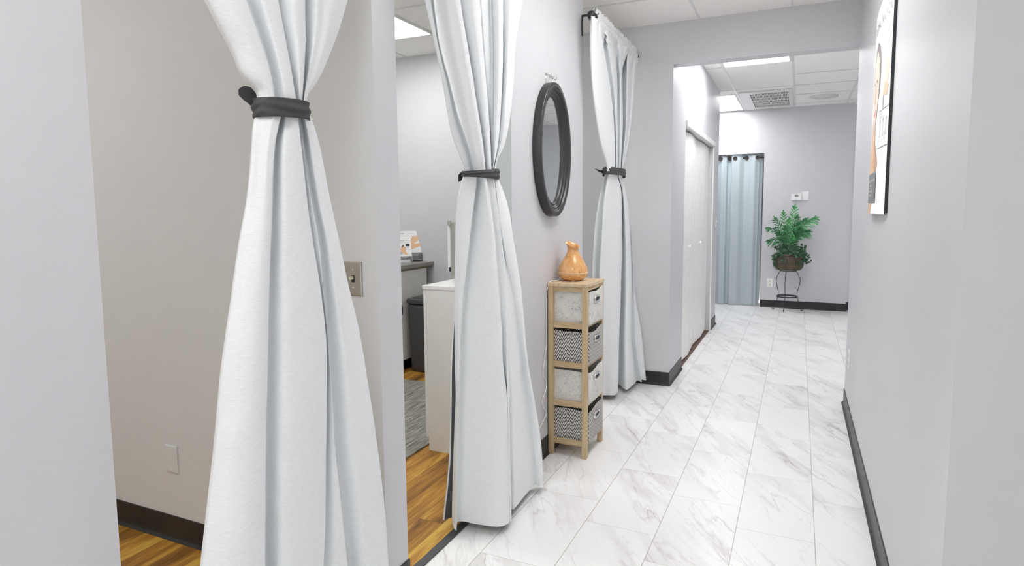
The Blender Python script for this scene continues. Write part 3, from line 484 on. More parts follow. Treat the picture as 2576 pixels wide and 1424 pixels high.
 [(-1.21,1.995,1.82),(-1.185,1.976,1.82),(-1.19,2.003,1.82),(-1.16,1.956,1.82),(-1.164,1.967,1.82),(-1.178,2.001,1.82),(-1.17,2.057,1.82),(-1.14,2.066,1.82),(-1.14,2.105,1.82),(-1.148,2.118,1.82),(-1.19,2.19,1.82),(-1.174,2.178,1.82),(-1.142,2.172,1.82),(-1.145,2.219,1.82),(-1.153,2.232,1.82),(-1.195,2.306,1.82),(-1.181,2.298,1.82),(-1.17,2.305,1.82),(-1.162,2.297,1.82),(-1.168,2.314,1.82),(-1.142,2.308,1.82),(-1.145,2.346,1.82),(-1.153,2.36,1.82),(-1.195,2.439,1.82),(-1.181,2.425,1.82),(-1.16,2.42,1.82),(-1.18,2.498,1.82),(-1.2,2.546,1.82),(-1.248,2.453,1.82),(-1.248,2.221,1.82)],
 [(-1.212,1.954,1.95),(-1.186,1.921,1.95),(-1.192,1.94,1.95),(-1.158,1.885,1.95),(-1.164,1.901,1.95),(-1.18,1.939,1.95),(-1.172,2.006,1.95),(-1.139,2.016,1.95),(-1.139,2.06,1.95),(-1.147,2.075,1.95),(-1.194,2.157,1.95),(-1.175,2.143,1.95),(-1.142,2.14,1.95),(-1.144,2.192,1.95),(-1.152,2.206,1.95),(-1.198,2.285,1.95),(-1.182,2.276,1.95),(-1.172,2.312,1.95),(-1.164,2.304,1.95),(-1.17,2.321,1.95),(-1.142,2.316,1.95),(-1.144,2.359,1.95),(-1.152,2.372,1.95),(-1.198,2.459,1.95),(-1.182,2.444,1.95),(-1.158,2.436,1.95),(-1.178,2.519,1.95),(-1.2,2.574,1.95),(-1.248,2.461,1.95),(-1.248,2.201,1.95)],
 [(-1.215,1.894,2.1),(-1.187,1.875,2.1),(-1.195,1.906,2.1),(-1.155,1.848,2.1),(-1.165,1.869,2.1),(-1.182,1.906,2.1),(-1.175,1.965,2.1),(-1.138,1.965,2.1),(-1.138,2.006,2.1),(-1.147,2.021,2.1),(-1.198,2.109,2.1),(-1.177,2.093,2.1),(-1.141,2.104,2.1),(-1.143,2.168,2.1),(-1.152,2.182,2.1),(-1.2,2.266,2.1),(-1.183,2.257,2.1),(-1.175,2.313,2.1),(-1.166,2.305,2.1),(-1.172,2.323,2.1),(-1.141,2.318,2.1),(-1.143,2.363,2.1),(-1.152,2.377,2.1),(-1.2,2.471,2.1),(-1.183,2.455,2.1),(-1.155,2.446,2.1),(-1.175,2.532,2.1),(-1.2,2.592,2.1),(-1.249,2.456,2.1),(-1.249,2.166,2.1)],
 [(-1.217,1.85,2.25),(-1.188,1.84,2.25),(-1.197,1.884,2.25),(-1.153,1.819,2.25),(-1.165,1.844,2.25),(-1.184,1.884,2.25),(-1.177,1.938,2.25),(-1.137,1.928,2.25),(-1.137,1.966,2.25),(-1.146,1.981,2.25),(-1.201,2.074,2.25),(-1.179,2.057,2.25),(-1.141,2.076,2.25),(-1.142,2.147,2.25),(-1.151,2.162,2.25),(-1.202,2.25,2.25),(-1.184,2.24,2.25),(-1.177,2.31,2.25),(-1.168,2.301,2.25),(-1.174,2.32,2.25),(-1.141,2.317,2.25),(-1.142,2.366,2.25),(-1.151,2.381,2.25),(-1.202,2.48,2.25),(-1.184,2.463,2.25),(-1.153,2.475,2.25),(-1.173,2.583,2.25),(-1.2,2.644,2.25),(-1.249,2.478,2.25),(-1.249,2.142,2.25)],
 [(-1.218,1.811,2.38),(-1.189,1.809,2.38),(-1.198,1.864,2.38),(-1.152,1.793,2.38),(-1.166,1.823,2.38),(-1.185,1.864,2.38),(-1.178,1.914,2.38),(-1.136,1.897,2.38),(-1.136,1.933,2.38),(-1.145,1.948,2.38),(-1.204,2.047,2.38),(-1.18,2.028,2.38),(-1.14,2.054,2.38),(-1.141,2.131,2.38),(-1.15,2.147,2.38),(-1.204,2.238,2.38),(-1.185,2.228,2.38),(-1.178,2.31,2.38),(-1.169,2.301,2.38),(-1.175,2.32,2.38),(-1.14,2.317,2.38),(-1.141,2.368,2.38),(-1.15,2.384,2.38),(-1.204,2.488,2.38),(-1.185,2.469,2.38),(-1.152,2.494,2.38),(-1.172,2.623,2.38),(-1.2,2.691,2.38),(-1.25,2.492,2.38),(-1.25,2.124,2.38)],
 [(-1.219,1.79,2.45),(-1.19,1.793,2.45),(-1.199,1.853,2.45),(-1.151,1.78,2.45),(-1.166,1.811,2.45),(-1.186,1.854,2.45),(-1.179,1.902,2.45),(-1.135,1.88,2.45),(-1.135,1.915,2.45),(-1.145,1.93,2.45),(-1.205,2.032,2.45),(-1.18,2.013,2.45),(-1.14,2.042,2.45),(-1.14,2.123,2.45),(-1.15,2.138,2.45),(-1.205,2.232,2.45),(-1.186,2.222,2.45),(-1.179,2.31,2.45),(-1.17,2.3,2.45),(-1.176,2.32,2.45),(-1.14,2.318,2.45),(-1.14,2.369,2.45),(-1.15,2.385,2.45),(-1.205,2.492,2.45),(-1.186,2.473,2.45),(-1.151,2.504,2.45),(-1.171,2.642,2.45),(-1.2,2.712,2.45),(-1.25,2.5,2.45),(-1.25,2.114,2.45)],
 [(-1.22,1.775,2.5),(-1.19,1.781,2.5),(-1.2,1.845,2.5),(-1.15,1.77,2.5),(-1.166,1.803,2.5),(-1.186,1.846,2.5),(-1.18,1.893,2.5),(-1.135,1.868,2.5),(-1.135,1.902,2.5),(-1.145,1.918,2.5),(-1.206,2.021,2.5),(-1.181,2.001,2.5),(-1.14,2.034,2.5),(-1.14,2.117,2.5),(-1.15,2.132,2.5),(-1.206,2.227,2.5),(-1.186,2.217,2.5),(-1.18,2.309,2.5),(-1.17,2.3,2.5),(-1.176,2.32,2.5),(-1.14,2.318,2.5),(-1.14,2.37,2.5),(-1.15,2.386,2.5),(-1.206,2.494,2.5),(-1.186,2.475,2.5),(-1.15,2.511,2.5),(-1.17,2.656,2.5),(-1.2,2.727,2.5),(-1.25,2.505,2.5),(-1.25,2.106,2.5)]],
'b_lo': [[(-1.21,2.14,1.51),(-1.2,2.126,1.51),(-1.19,2.107,1.51),(-1.17,2.074,1.51),(-1.155,2.094,1.51),(-1.15,2.131,1.51),(-1.15,2.133,1.51),(-1.181,2.194,1.51),(-1.16,2.181,1.51),(-1.14,2.173,1.51),(-1.14,2.188,1.51),(-1.166,2.242,1.51),(-1.15,2.273,1.51),(-1.15,2.277,1.51),(-1.176,2.33,1.51),(-1.186,2.356,1.51),(-1.17,2.325,1.51),(-1.17,2.328,1.51),(-1.171,2.333,1.51),(-1.17,2.336,1.51),(-1.19,2.384,1.51),(-1.22,2.438,1.51),(-1.25,2.396,1.51),(-1.25,2.296,1.51)],
 [(-1.224,2.144,1.48),(-1.214,2.133,1.48),(-1.204,2.113,1.48),(-1.184,2.08,1.48),(-1.166,2.102,1.48),(-1.161,2.144,1.48),(-1.16,2.146,1.48),(-1.191,2.208,1.48),(-1.164,2.188,1.48),(-1.137,2.173,1.48),(-1.135,2.186,1.48),(-1.161,2.242,1.48),(-1.144,2.268,1.48),(-1.143,2.271,1.48),(-1.171,2.329,1.48),(-1.179,2.352,1.48),(-1.166,2.322,1.48),(-1.165,2.324,1.48),(-1.165,2.328,1.48),(-1.162,2.34,1.48),(-1.179,2.39,1.48),(-1.21,2.445,1.48),(-1.247,2.4,1.48),(-1.256,2.301,1.48)],
 [(-1.231,2.137,1.45),(-1.222,2.126,1.45),(-1.21,2.107,1.45),(-1.19,2.074,1.45),(-1.172,2.1,1.45),(-1.166,2.147,1.45),(-1.165,2.149,1.45),(-1.196,2.212,1.45),(-1.166,2.191,1.45),(-1.136,2.176,1.45),(-1.132,2.19,1.45),(-1.159,2.247,1.45),(-1.14,2.269,1.45),(-1.14,2.272,1.45),(-1.169,2.332,1.45),(-1.176,2.354,1.45),(-1.163,2.324,1.45),(-1.163,2.325,1.45),(-1.162,2.328,1.45),(-1.158,2.351,1.45),(-1.174,2.407,1.45),(-1.205,2.461,1.45),(-1.246,2.408,1.45),(-1.259,2.302,1.45)],
 [(-1.24,2.133,1.4),(-1.232,2.123,1.4),(-1.22,2.103,1.4),(-1.2,2.07,1.4),(-1.179,2.096,1.4),(-1.173,2.146,1.4),(-1.172,2.147,1.4),(-1.203,2.21,1.4),(-1.168,2.193,1.4),(-1.134,2.182,1.4),(-1.128,2.199,1.4),(-1.156,2.257,1.4),(-1.136,2.273,1.4),(-1.135,2.276,1.4),(-1.166,2.339,1.4),(-1.171,2.359,1.4),(-1.16,2.329,1.4),(-1.16,2.328,1.4),(-1.158,2.33,1.4),(-1.153,2.366,1.4),(-1.166,2.428,1.4),(-1.199,2.482,1.4),(-1.244,2.42,1.4),(-1.263,2.306,1.4)],
 [(-1.251,2.138,1.33),(-1.242,2.13,1.33),(-1.23,2.106,1.33),(-1.21,2.073,1.33),(-1.188,2.094,1.33),(-1.181,2.14,1.33),(-1.18,2.141,1.33),(-1.211,2.206,1.33),(-1.171,2.194,1.33),(-1.132,2.189,1.33),(-1.124,2.211,1.33),(-1.152,2.27,1.33),(-1.132,2.282,1.33),(-1.13,2.284,1.33),(-1.162,2.351,1.33),(-1.166,2.369,1.33),(-1.157,2.338,1.33),(-1.156,2.335,1.33),(-1.154,2.337,1.33),(-1.147,2.381,1.33),(-1.158,2.448,1.33),(-1.192,2.502,1.33),(-1.242,2.434,1.33),(-1.267,2.316,1.33)],
 [(-1.262,2.151,1.24),(-1.254,2.144,1.24),(-1.24,2.116,1.24),(-1.22,2.084,1.24),(-1.196,2.095,1.24),(-1.19,2.134,1.24),(-1.188,2.134,1.24),(-1.219,2.2,1.24),(-1.174,2.194,1.24),(-1.129,2.196,1.24),(-1.12,2.222,1.24),(-1.148,2.283,1.24),(-1.126,2.293,1.24),(-1.125,2.296,1.24),(-1.158,2.366,1.24),(-1.161,2.382,1.24),(-1.154,2.359,1.24),(-1.152,2.357,1.24),(-1.149,2.357,1.24),(-1.141,2.398,1.24),(-1.15,2.459,1.24),(-1.184,2.513,1.24),(-1.239,2.445,1.24),(-1.272,2.328,1.24)],
 [(-1.274,2.165,1.13),(-1.266,2.159,1.13),(-1.252,2.127,1.13),(-1.232,2.095,1.13),(-1.206,2.093,1.13),(-1.199,2.12,1.13),(-1.196,2.12,1.13),(-1.228,2.187,1.13),(-1.178,2.188,1.13),(-1.127,2.196,1.13),(-1.116,2.228,1.13),(-1.144,2.29,1.13),(-1.121,2.309,1.13),(-1.119,2.312,1.13),(-1.154,2.385,1.13),(-1.155,2.399,1.13),(-1.15,2.395,1.13),(-1.148,2.399,1.13),(-1.144,2.399,1.13),(-1.134,2.429,1.13),(-1.14,2.481,1.13),(-1.176,2.534,1.13),(-1.237,2.463,1.13),(-1.277,2.345,1.13)],
 [(-1.287,2.178,1),(-1.279,2.174,1),(-1.264,2.139,1),(-1.244,2.107,1),(-1.216,2.09,1),(-1.208,2.105,1),(-1.206,2.104,1),(-1.236,2.172,1),(-1.181,2.181,1),(-1.124,2.198,1),(-1.111,2.237,1),(-1.14,2.3,1),(-1.116,2.312,1),(-1.113,2.315,1),(-1.15,2.394,1),(-1.149,2.406,1),(-1.146,2.431,1),(-1.144,2.445,1),(-1.139,2.444,1),(-1.128,2.462,1),(-1.131,2.502,1),(-1.167,2.557,1),(-1.234,2.481,1),(-1.282,2.361,1)],
 [(-1.299,2.18,0.86),(-1.292,2.177,0.86),(-1.276,2.156,0.86),(-1.256,2.124,0.86),(-1.225,2.095,0.86),(-1.217,2.1,0.86),(-1.214,2.099,0.86),(-1.245,2.166,0.86),(-1.184,2.18,0.86),(-1.122,2.202,0.86),(-1.106,2.245,0.86),(-1.135,2.311,0.86),(-1.11,2.303,0.86),(-1.107,2.305,0.86),(-1.145,2.388,0.86),(-1.143,2.398,0.86),(-1.142,2.46,0.86),(-1.139,2.488,0.86),(-1.134,2.486,0.86),(-1.121,2.486,0.86),(-1.122,2.512,0.86),(-1.159,2.567,0.86),(-1.232,2.489,0.86),(-1.287,2.367,0.86)],
 [(-1.31,2.179,0.72),(-1.303,2.178,0.72),(-1.286,2.172,0.72),(-1.266,2.141,0.72),(-1.234,2.105,0.72),(-1.226,2.104,0.72),(-1.222,2.103,0.72),(-1.253,2.17,0.72),(-1.188,2.184,0.72),(-1.119,2.205,0.72),(-1.102,2.248,0.72),(-1.132,2.313,0.72),(-1.105,2.294,0.72),(-1.102,2.296,0.72),(-1.142,2.383,0.72),(-1.138,2.39,0.72),(-1.139,2.482,0.72),(-1.136,2.521,0.72),(-1.13,2.518,0.72),(-1.115,2.504,0.72),(-1.113,2.517,0.72),(-1.151,2.572,0.72),(-1.229,2.49,0.72),(-1.291,2.366,0.72)],
 [(-1.32,2.188,0.58),(-1.314,2.188,0.58),(-1.296,2.19,0.58),(-1.276,2.158,0.58),(-1.242,2.114,0.58),(-1.233,2.108,0.58),(-1.23,2.106,0.58),(-1.261,2.174,0.58),(-1.19,2.194,0.58),(-1.117,2.222,0.58),(-1.098,2.27,0.58),(-1.128,2.337,0.58),(-1.101,2.289,0.58),(-1.097,2.29,0.58),(-1.138,2.38,0.58),(-1.133,2.386,0.58),(-1.136,2.506,0.58),(-1.132,2.556,0.58),(-1.126,2.552,0.58),(-1.109,2.538,0.58),(-1.105,2.548,0.58),(-1.144,2.599,0.58),(-1.227,2.511,0.58),(-1.296,2.382,0.58)],
 [(-1.33,2.194,0.44),(-1.324,2.196,0.44),(-1.306,2.191,0.44),(-1.286,2.158,0.44),(-1.25,2.113,0.44),(-1.241,2.11,0.44),(-1.237,2.108,0.44),(-1.268,2.177,0.44),(-1.193,2.197,0.44),(-1.115,2.226,0.44),(-1.095,2.276,0.44),(-1.125,2.347,0.44),(-1.096,2.284,0.44),(-1.092,2.286,0.44),(-1.135,2.379,0.44),(-1.128,2.382,0.44),(-1.133,2.53,0.44),(-1.129,2.59,0.44),(-1.122,2.586,0.44),(-1.104,2.575,0.44),(-1.098,2.586,0.44),(-1.138,2.637,0.44),(-1.225,2.536,0.44),(-1.3,2.398,0.44)],
 [(-1.339,2.196,0.3),(-1.333,2.2,0.3),(-1.314,2.191,0.3),(-1.294,2.159,0.3),(-1.257,2.114,0.3),(-1.248,2.111,0.3),(-1.243,2.11,0.3),(-1.274,2.18,0.3),(-1.196,2.198,0.3),(-1.113,2.224,0.3),(-1.091,2.276,0.3),(-1.122,2.349,0.3),(-1.092,2.28,0.3),(-1.088,2.282,0.3),(-1.132,2.377,0.3),(-1.124,2.38,0.3),(-1.13,2.545,0.3),(-1.126,2.613,0.3),(-1.118,2.608,0.3),(-1.099,2.604,0.3),(-1.09,2.618,0.3),(-1.131,2.67,0.3),(-1.223,2.558,0.3),(-1.303,2.41,0.3)],
 [(-1.346,2.186,0.18),(-1.341,2.19,0.18),(-1.322,2.194,0.18),(-1.302,2.163,0.18),(-1.263,2.116,0.18),(-1.253,2.112,0.18),(-1.249,2.111,0.18),(-1.28,2.181,0.18),(-1.198,2.196,0.18),(-1.112,2.219,0.18),(-1.088,2.27,0.18),(-1.119,2.345,0.18),(-1.089,2.276,0.18),(-1.084,2.277,0.18),(-1.129,2.376,0.18),(-1.12,2.376,0.18),(-1.128,2.553,0.18),(-1.123,2.626,0.18),(-1.115,2.62,0.18),(-1.095,2.618,0.18),(-1.085,2.631,0.18),(-1.126,2.688,0.18),(-1.222,2.566,0.18),(-1.306,2.411,0.18)],
 [(-1.352,2.172,0.09),(-1.347,2.177,0.09),(-1.327,2.196,0.09),(-1.307,2.165,0.09),(-1.267,2.117,0.09),(-1.258,2.113,0.09),(-1.253,2.111,0.09),(-1.284,2.182,0.09),(-1.199,2.195,0.09),(-1.111,2.216,0.09),(-1.086,2.266,0.09),(-1.117,2.342,0.09),(-1.086,2.272,0.09),(-1.082,2.274,0.09),(-1.127,2.374,0.09),(-1.118,2.374,0.09),(-1.126,2.559,0.09),(-1.121,2.635,0.09),(-1.112,2.629,0.09),(-1.092,2.622,0.09),(-1.08,2.631,0.09),(-1.122,2.689,0.09),(-1.221,2.564,0.09),(-1.309,2.404,0.09)],
 [(-1.355,2.165,0.035),(-1.35,2.17,0.035),(-1.33,2.198,0.035),(-1.31,2.166,0.035),(-1.27,2.117,0.035),(-1.26,2.113,0.035),(-1.255,2.111,0.035),(-1.286,2.182,0.035),(-1.2,2.194,0.035),(-1.11,2.213,0.035),(-1.085,2.264,0.035),(-1.116,2.34,0.035),(-1.085,2.27,0.035),(-1.08,2.272,0.035),(-1.126,2.373,0.035),(-1.116,2.372,0.035),(-1.125,2.563,0.035),(-1.12,2.641,0.035),(-1.111,2.634,0.035),(-1.09,2.624,0.035),(-1.078,2.631,0.035),(-1.12,2.689,0.035),(-1.22,2.561,0.035),(-1.31,2.398,0.035)]],
'c_up': [[(-1.19,4.025,1.62),(-1.17,3.97,1.62),(-1.15,3.993,1.62),(-1.14,4.065,1.62),(-1.146,4.083,1.62),(-1.174,4.17,1.62),(-1.166,4.165,1.62),(-1.145,4.121,1.62),(-1.15,4.164,1.62),(-1.171,4.245,1.62),(-1.15,4.214,1.62),(-1.155,4.265,1.62),(-1.161,4.284,1.62),(-1.194,4.39,1.62),(-1.181,4.367,1.62),(-1.16,4.301,1.62),(-1.17,4.352,1.62),(-1.18,4.398,1.62),(-1.2,4.476,1.62),(-1.245,4.501,1.62),(-1.245,4.326,1.62)],
 [(-1.189,4.025,1.65),(-1.167,3.966,1.65),(-1.149,3.988,1.65),(-1.14,4.062,1.65),(-1.146,4.081,1.65),(-1.178,4.177,1.65),(-1.169,4.173,1.65),(-1.145,4.119,1.65),(-1.15,4.163,1.65),(-1.173,4.252,1.65),(-1.15,4.216,1.65),(-1.156,4.272,1.65),(-1.162,4.29,1.65),(-1.2,4.408,1.65),(-1.184,4.385,1.65),(-1.159,4.301,1.65),(-1.17,4.356,1.65),(-1.176,4.388,1.65),(-1.197,4.471,1.65),(-1.24,4.493,1.65),(-1.24,4.322,1.65)],
 [(-1.188,3.99,1.69),(-1.166,3.926,1.69),(-1.148,3.966,1.69),(-1.14,4.058,1.69),(-1.147,4.077,1.69),(-1.181,4.179,1.69),(-1.17,4.176,1.69),(-1.145,4.116,1.69),(-1.15,4.162,1.69),(-1.174,4.256,1.69),(-1.15,4.218,1.69),(-1.156,4.278,1.69),(-1.163,4.298,1.69),(-1.203,4.423,1.69),(-1.186,4.4,1.69),(-1.158,4.313,1.69),(-1.17,4.376,1.69),(-1.173,4.401,1.69),(-1.196,4.484,1.69),(-1.237,4.494,1.69),(-1.237,4.312,1.69)],
 [(-1.187,3.92,1.75),(-1.164,3.857,1.75),(-1.147,3.927,1.75),(-1.14,4.052,1.75),(-1.147,4.072,1.75),(-1.184,4.181,1.75),(-1.172,4.18,1.75),(-1.145,4.113,1.75),(-1.15,4.16,1.75),(-1.176,4.261,1.75),(-1.15,4.223,1.75),(-1.157,4.289,1.75),(-1.164,4.309,1.75),(-1.207,4.443,1.75),(-1.189,4.419,1.75),(-1.157,4.341,1.75),(-1.17,4.426,1.75),(-1.17,4.452,1.75),(-1.194,4.545,1.75),(-1.234,4.512,1.75),(-1.234,4.272,1.75)],
 [(-1.186,3.862,1.83),(-1.162,3.799,1.83),(-1.146,3.891,1.83),(-1.14,4.043,1.83),(-1.148,4.064,1.83),(-1.188,4.181,1.83),(-1.174,4.18,1.83),(-1.145,4.108,1.83),(-1.15,4.157,1.83),(-1.177,4.265,1.83),(-1.15,4.23,1.83),(-1.157,4.306,1.83),(-1.165,4.326,1.83),(-1.212,4.469,1.83),(-1.192,4.445,1.83),(-1.156,4.371,1.83),(-1.17,4.475,1.83),(-1.167,4.499,1.83),(-1.192,4.603,1.83),(-1.23,4.522,1.83),(-1.23,4.233,1.83)],
 [(-1.185,3.8,1.93),(-1.159,3.736,1.93),(-1.145,3.845,1.93),(-1.14,4.022,1.93),(-1.148,4.044,1.93),(-1.191,4.171,1.93),(-1.177,4.171,1.93),(-1.145,4.098,1.93),(-1.15,4.154,1.93),(-1.179,4.269,1.93),(-1.15,4.237,1.93),(-1.158,4.322,1.93),(-1.166,4.344,1.93),(-1.216,4.497,1.93),(-1.194,4.473,1.93),(-1.155,4.4,1.93),(-1.17,4.524,1.93),(-1.164,4.547,1.93),(-1.189,4.662,1.93),(-1.226,4.534,1.93),(-1.226,4.191,1.93)],
 [(-1.184,3.735,2.05),(-1.157,3.67,2.05),(-1.144,3.787,2.05),(-1.14,3.979,2.05),(-1.149,4.002,2.05),(-1.195,4.14,2.05),(-1.179,4.141,2.05),(-1.145,4.078,2.05),(-1.15,4.149,2.05),(-1.181,4.272,2.05),(-1.15,4.234,2.05),(-1.158,4.324,2.05),(-1.167,4.347,2.05),(-1.221,4.515,2.05),(-1.197,4.49,2.05),(-1.154,4.416,2.05),(-1.17,4.561,2.05),(-1.16,4.579,2.05),(-1.182,4.688,2.05),(-1.222,4.532,2.05),(-1.222,4.144,2.05)],
 [(-1.182,3.688,2.18),(-1.155,3.624,2.18),(-1.142,3.724,2.18),(-1.14,3.911,2.18),(-1.149,3.936,2.18),(-1.198,4.089,2.18),(-1.181,4.09,2.18),(-1.145,4.045,2.18),(-1.15,4.136,2.18),(-1.182,4.268,2.18),(-1.15,4.22,2.18),(-1.159,4.309,2.18),(-1.168,4.333,2.18),(-1.226,4.511,2.18),(-1.2,4.485,2.18),(-1.152,4.416,2.18),(-1.17,4.583,2.18),(-1.157,4.6,2.18),(-1.171,4.688,2.18),(-1.218,4.522,2.18),(-1.218,4.095,2.18)],
 [(-1.181,3.662,2.3),(-1.153,3.598,2.3),(-1.141,3.669,2.3),(-1.14,3.826,2.3),(-1.149,3.852,2.3),(-1.201,4.015,2.3),(-1.183,4.015,2.3),(-1.145,3.996,2.3),(-1.15,4.116,2.3),(-1.184,4.258,2.3),(-1.15,4.212,2.3),(-1.159,4.309,2.3),(-1.169,4.333,2.3),(-1.23,4.516,2.3),(-1.202,4.49,2.3),(-1.151,4.415,2.3),(-1.17,4.593,2.3),(-1.154,4.604,2.3),(-1.166,4.688,2.3),(-1.215,4.507,2.3),(-1.215,4.064,2.3)],
 [(-1.181,3.646,2.4),(-1.151,3.583,2.4),(-1.141,3.625,2.4),(-1.14,3.751,2.4),(-1.15,3.779,2.4),(-1.204,3.95,2.4),(-1.185,3.95,2.4),(-1.145,3.912,2.4),(-1.15,4.04,2.4),(-1.185,4.211,2.4),(-1.15,4.191,2.4),(-1.16,4.312,2.4),(-1.169,4.336,2.4),(-1.233,4.525,2.4),(-1.204,4.499,2.4),(-1.151,4.416,2.4),(-1.17,4.597,2.4),(-1.152,4.602,2.4),(-1.164,4.688,2.4),(-1.212,4.494,2.4),(-1.212,4.043,2.4)],
 [(-1.18,3.639,2.46),(-1.151,3.574,2.46),(-1.14,3.6,2.46),(-1.14,3.705,2.46),(-1.15,3.733,2.46),(-1.205,3.909,2.46),(-1.185,3.908,2.46),(-1.145,3.854,2.46),(-1.15,3.972,2.46),(-1.186,4.151,2.46),(-1.15,4.169,2.46),(-1.16,4.314,2.46),(-1.17,4.338,2.46),(-1.235,4.531,2.46),(-1.205,4.505,2.46),(-1.15,4.416,2.46),(-1.17,4.6,2.46),(-1.151,4.6,2.46),(-1.164,4.688,2.46),(-1.211,4.487,2.46),(-1.211,4.033,2.46)],
 [(-1.18,3.634,2.5),(-1.15,3.569,2.5),(-1.14,3.586,2.5),(-1.14,3.68,2.5),(-1.15,3.707,2.5),(-1.206,3.881,2.5),(-1.186,3.88,2.5),(-1.145,3.82,2.5),(-1.15,3.93,2.5),(-1.186,4.107,2.5),(-1.15,4.152,2.5),(-1.16,4.315,2.5),(-1.17,4.34,2.5),(-1.236,4.535,2.5),(-1.206,4.509,2.5),(-1.15,4.416,2.5),(-1.17,4.602,2.5),(-1.15,4.599,2.5),(-1.163,4.688,2.5),(-1.21,4.483,2.5),(-1.21,4.027,2.5)]],
'c_lo': [[(-1.21,4.076,1.62),(-1.2,4.09,1.62),(-1.175,4.031,1.62),(-1.16,3.989,1.62),(-1.145,4.013,1.62),(-1.14,4.087,1.62),(-1.145,4.138,1.62),(-1.151,4.157,1.62),(-1.194,4.305,1.62),(-1.186,4.302,1.62),(-1.155,4.205,1.62),(-1.15,4.214,1.62),(-1.17,4.327,1.62),(-1.18,4.402,1.62),(-1.186,4.421,1.62),(-1.204,4.447,1.62),(-1.21,4.493,1.62),(-1.215,4.527,1.62),(-1.25,4.49,1.62),(-1.25,4.341,1.62)],
 [(-1.222,4.095,1.59),(-1.212,4.115,1.59),(-1.188,4.059,1.59),(-1.171,4.015,1.59),(-1.153,4.042,1.59),(-1.143,4.114,1.59),(-1.147,4.169,1.59),(-1.154,4.188,1.59),(-1.198,4.339,1.59),(-1.189,4.338,1.59),(-1.153,4.218,1.59),(-1.146,4.222,1.59),(-1.164,4.329,1.59),(-1.17,4.387,1.59),(-1.176,4.407,1.59),(-1.198,4.438,1.59),(-1.203,4.486,1.59),(-1.209,4.528,1.59),(-1.248,4.49,1.59),(-1.256,4.351,1.59)],
 [(-1.228,4.092,1.56),(-1.218,4.117,1.56),(-1.194,4.065,1.56),(-1.177,4.019,1.56),(-1.157,4.058,1.56),(-1.144,4.141,1.56),(-1.148,4.204,1.56),(-1.155,4.224,1.56),(-1.2,4.378,1.56),(-1.19,4.378,1.56),(-1.152,4.244,1.56),(-1.144,4.244,1.56),(-1.162,4.346,1.56),(-1.165,4.393,1.56),(-1.171,4.413,1.56),(-1.194,4.446,1.56),(-1.199,4.495,1.56),(-1.206,4.541,1.56),(-1.247,4.494,1.56),(-1.258,4.352,1.56)],
 [(-1.236,4.079,1.51),(-1.226,4.112,1.51),(-1.202,4.066,1.51),(-1.184,4.018,1.51),(-1.162,4.08,1.51),(-1.146,4.189,1.51),(-1.15,4.263,1.51),(-1.157,4.283,1.51),(-1.202,4.434,1.51),(-1.192,4.436,1.51),(-1.15,4.29,1.51),(-1.142,4.286,1.51),(-1.158,4.38,1.51),(-1.158,4.41,1.51),(-1.165,4.431,1.51),(-1.19,4.466,1.51),(-1.194,4.516,1.51),(-1.202,4.568,1.51),(-1.246,4.501,1.51),(-1.262,4.349,1.51)],
 [(-1.245,4.057,1.44),(-1.235,4.102,1.44),(-1.212,4.062,1.44),(-1.192,4.012,1.44),(-1.168,4.086,1.44),(-1.148,4.203,1.44),(-1.152,4.283,1.44),(-1.159,4.303,1.44),(-1.205,4.452,1.44),(-1.194,4.456,1.44),(-1.148,4.322,1.44),(-1.139,4.342,1.44),(-1.154,4.424,1.44),(-1.15,4.437,1.44),(-1.157,4.458,1.44),(-1.186,4.495,1.44),(-1.188,4.546,1.44),(-1.197,4.604,1.44),(-1.245,4.51,1.44),(-1.266,4.344,1.44)],
 [(-1.255,4.039,1.35),(-1.245,4.098,1.35),(-1.222,4.067,1.35),(-1.202,4.015,1.35),(-1.174,4.093,1.35),(-1.15,4.212,1.35),(-1.154,4.296,1.35),(-1.161,4.316,1.35),(-1.208,4.466,1.35),(-1.196,4.472,1.35),(-1.146,4.345,1.35),(-1.136,4.385,1.35),(-1.149,4.462,1.35),(-1.142,4.46,1.35),(-1.149,4.482,1.35),(-1.18,4.521,1.35),(-1.182,4.574,1.35),(-1.192,4.639,1.35),(-1.243,4.52,1.35),(-1.271,4.341,1.35)],
 [(-1.265,4.025,1.24),(-1.255,4.098,1.24),(-1.232,4.077,1.24),(-1.211,4.022,1.24),(-1.181,4.104,1.24),(-1.153,4.222,1.24),(-1.156,4.309,1.24),(-1.163,4.33,1.24),(-1.212,4.481,1.24),(-1.199,4.489,1.24),(-1.144,4.366,1.24),(-1.133,4.425,1.24),(-1.144,4.498,1.24),(-1.133,4.482,1.24),(-1.141,4.504,1.24),(-1.175,4.547,1.24),(-1.176,4.601,1.24),(-1.187,4.674,1.24),(-1.242,4.53,1.24),(-1.276,4.34,1.24)],
 [(-1.275,4.029,1.12),(-1.265,4.106,1.12),(-1.243,4.088,1.12),(-1.22,4.031,1.12),(-1.188,4.115,1.12),(-1.155,4.231,1.12),(-1.158,4.322,1.12),(-1.166,4.343,1.12),(-1.215,4.495,1.12),(-1.201,4.504,1.12),(-1.142,4.382,1.12),(-1.13,4.454,1.12),(-1.14,4.521,1.12),(-1.125,4.49,1.12),(-1.133,4.512,1.12),(-1.17,4.558,1.12),(-1.17,4.616,1.12),(-1.18,4.688,1.12),(-1.24,4.538,1.12),(-1.28,4.346,1.12)],
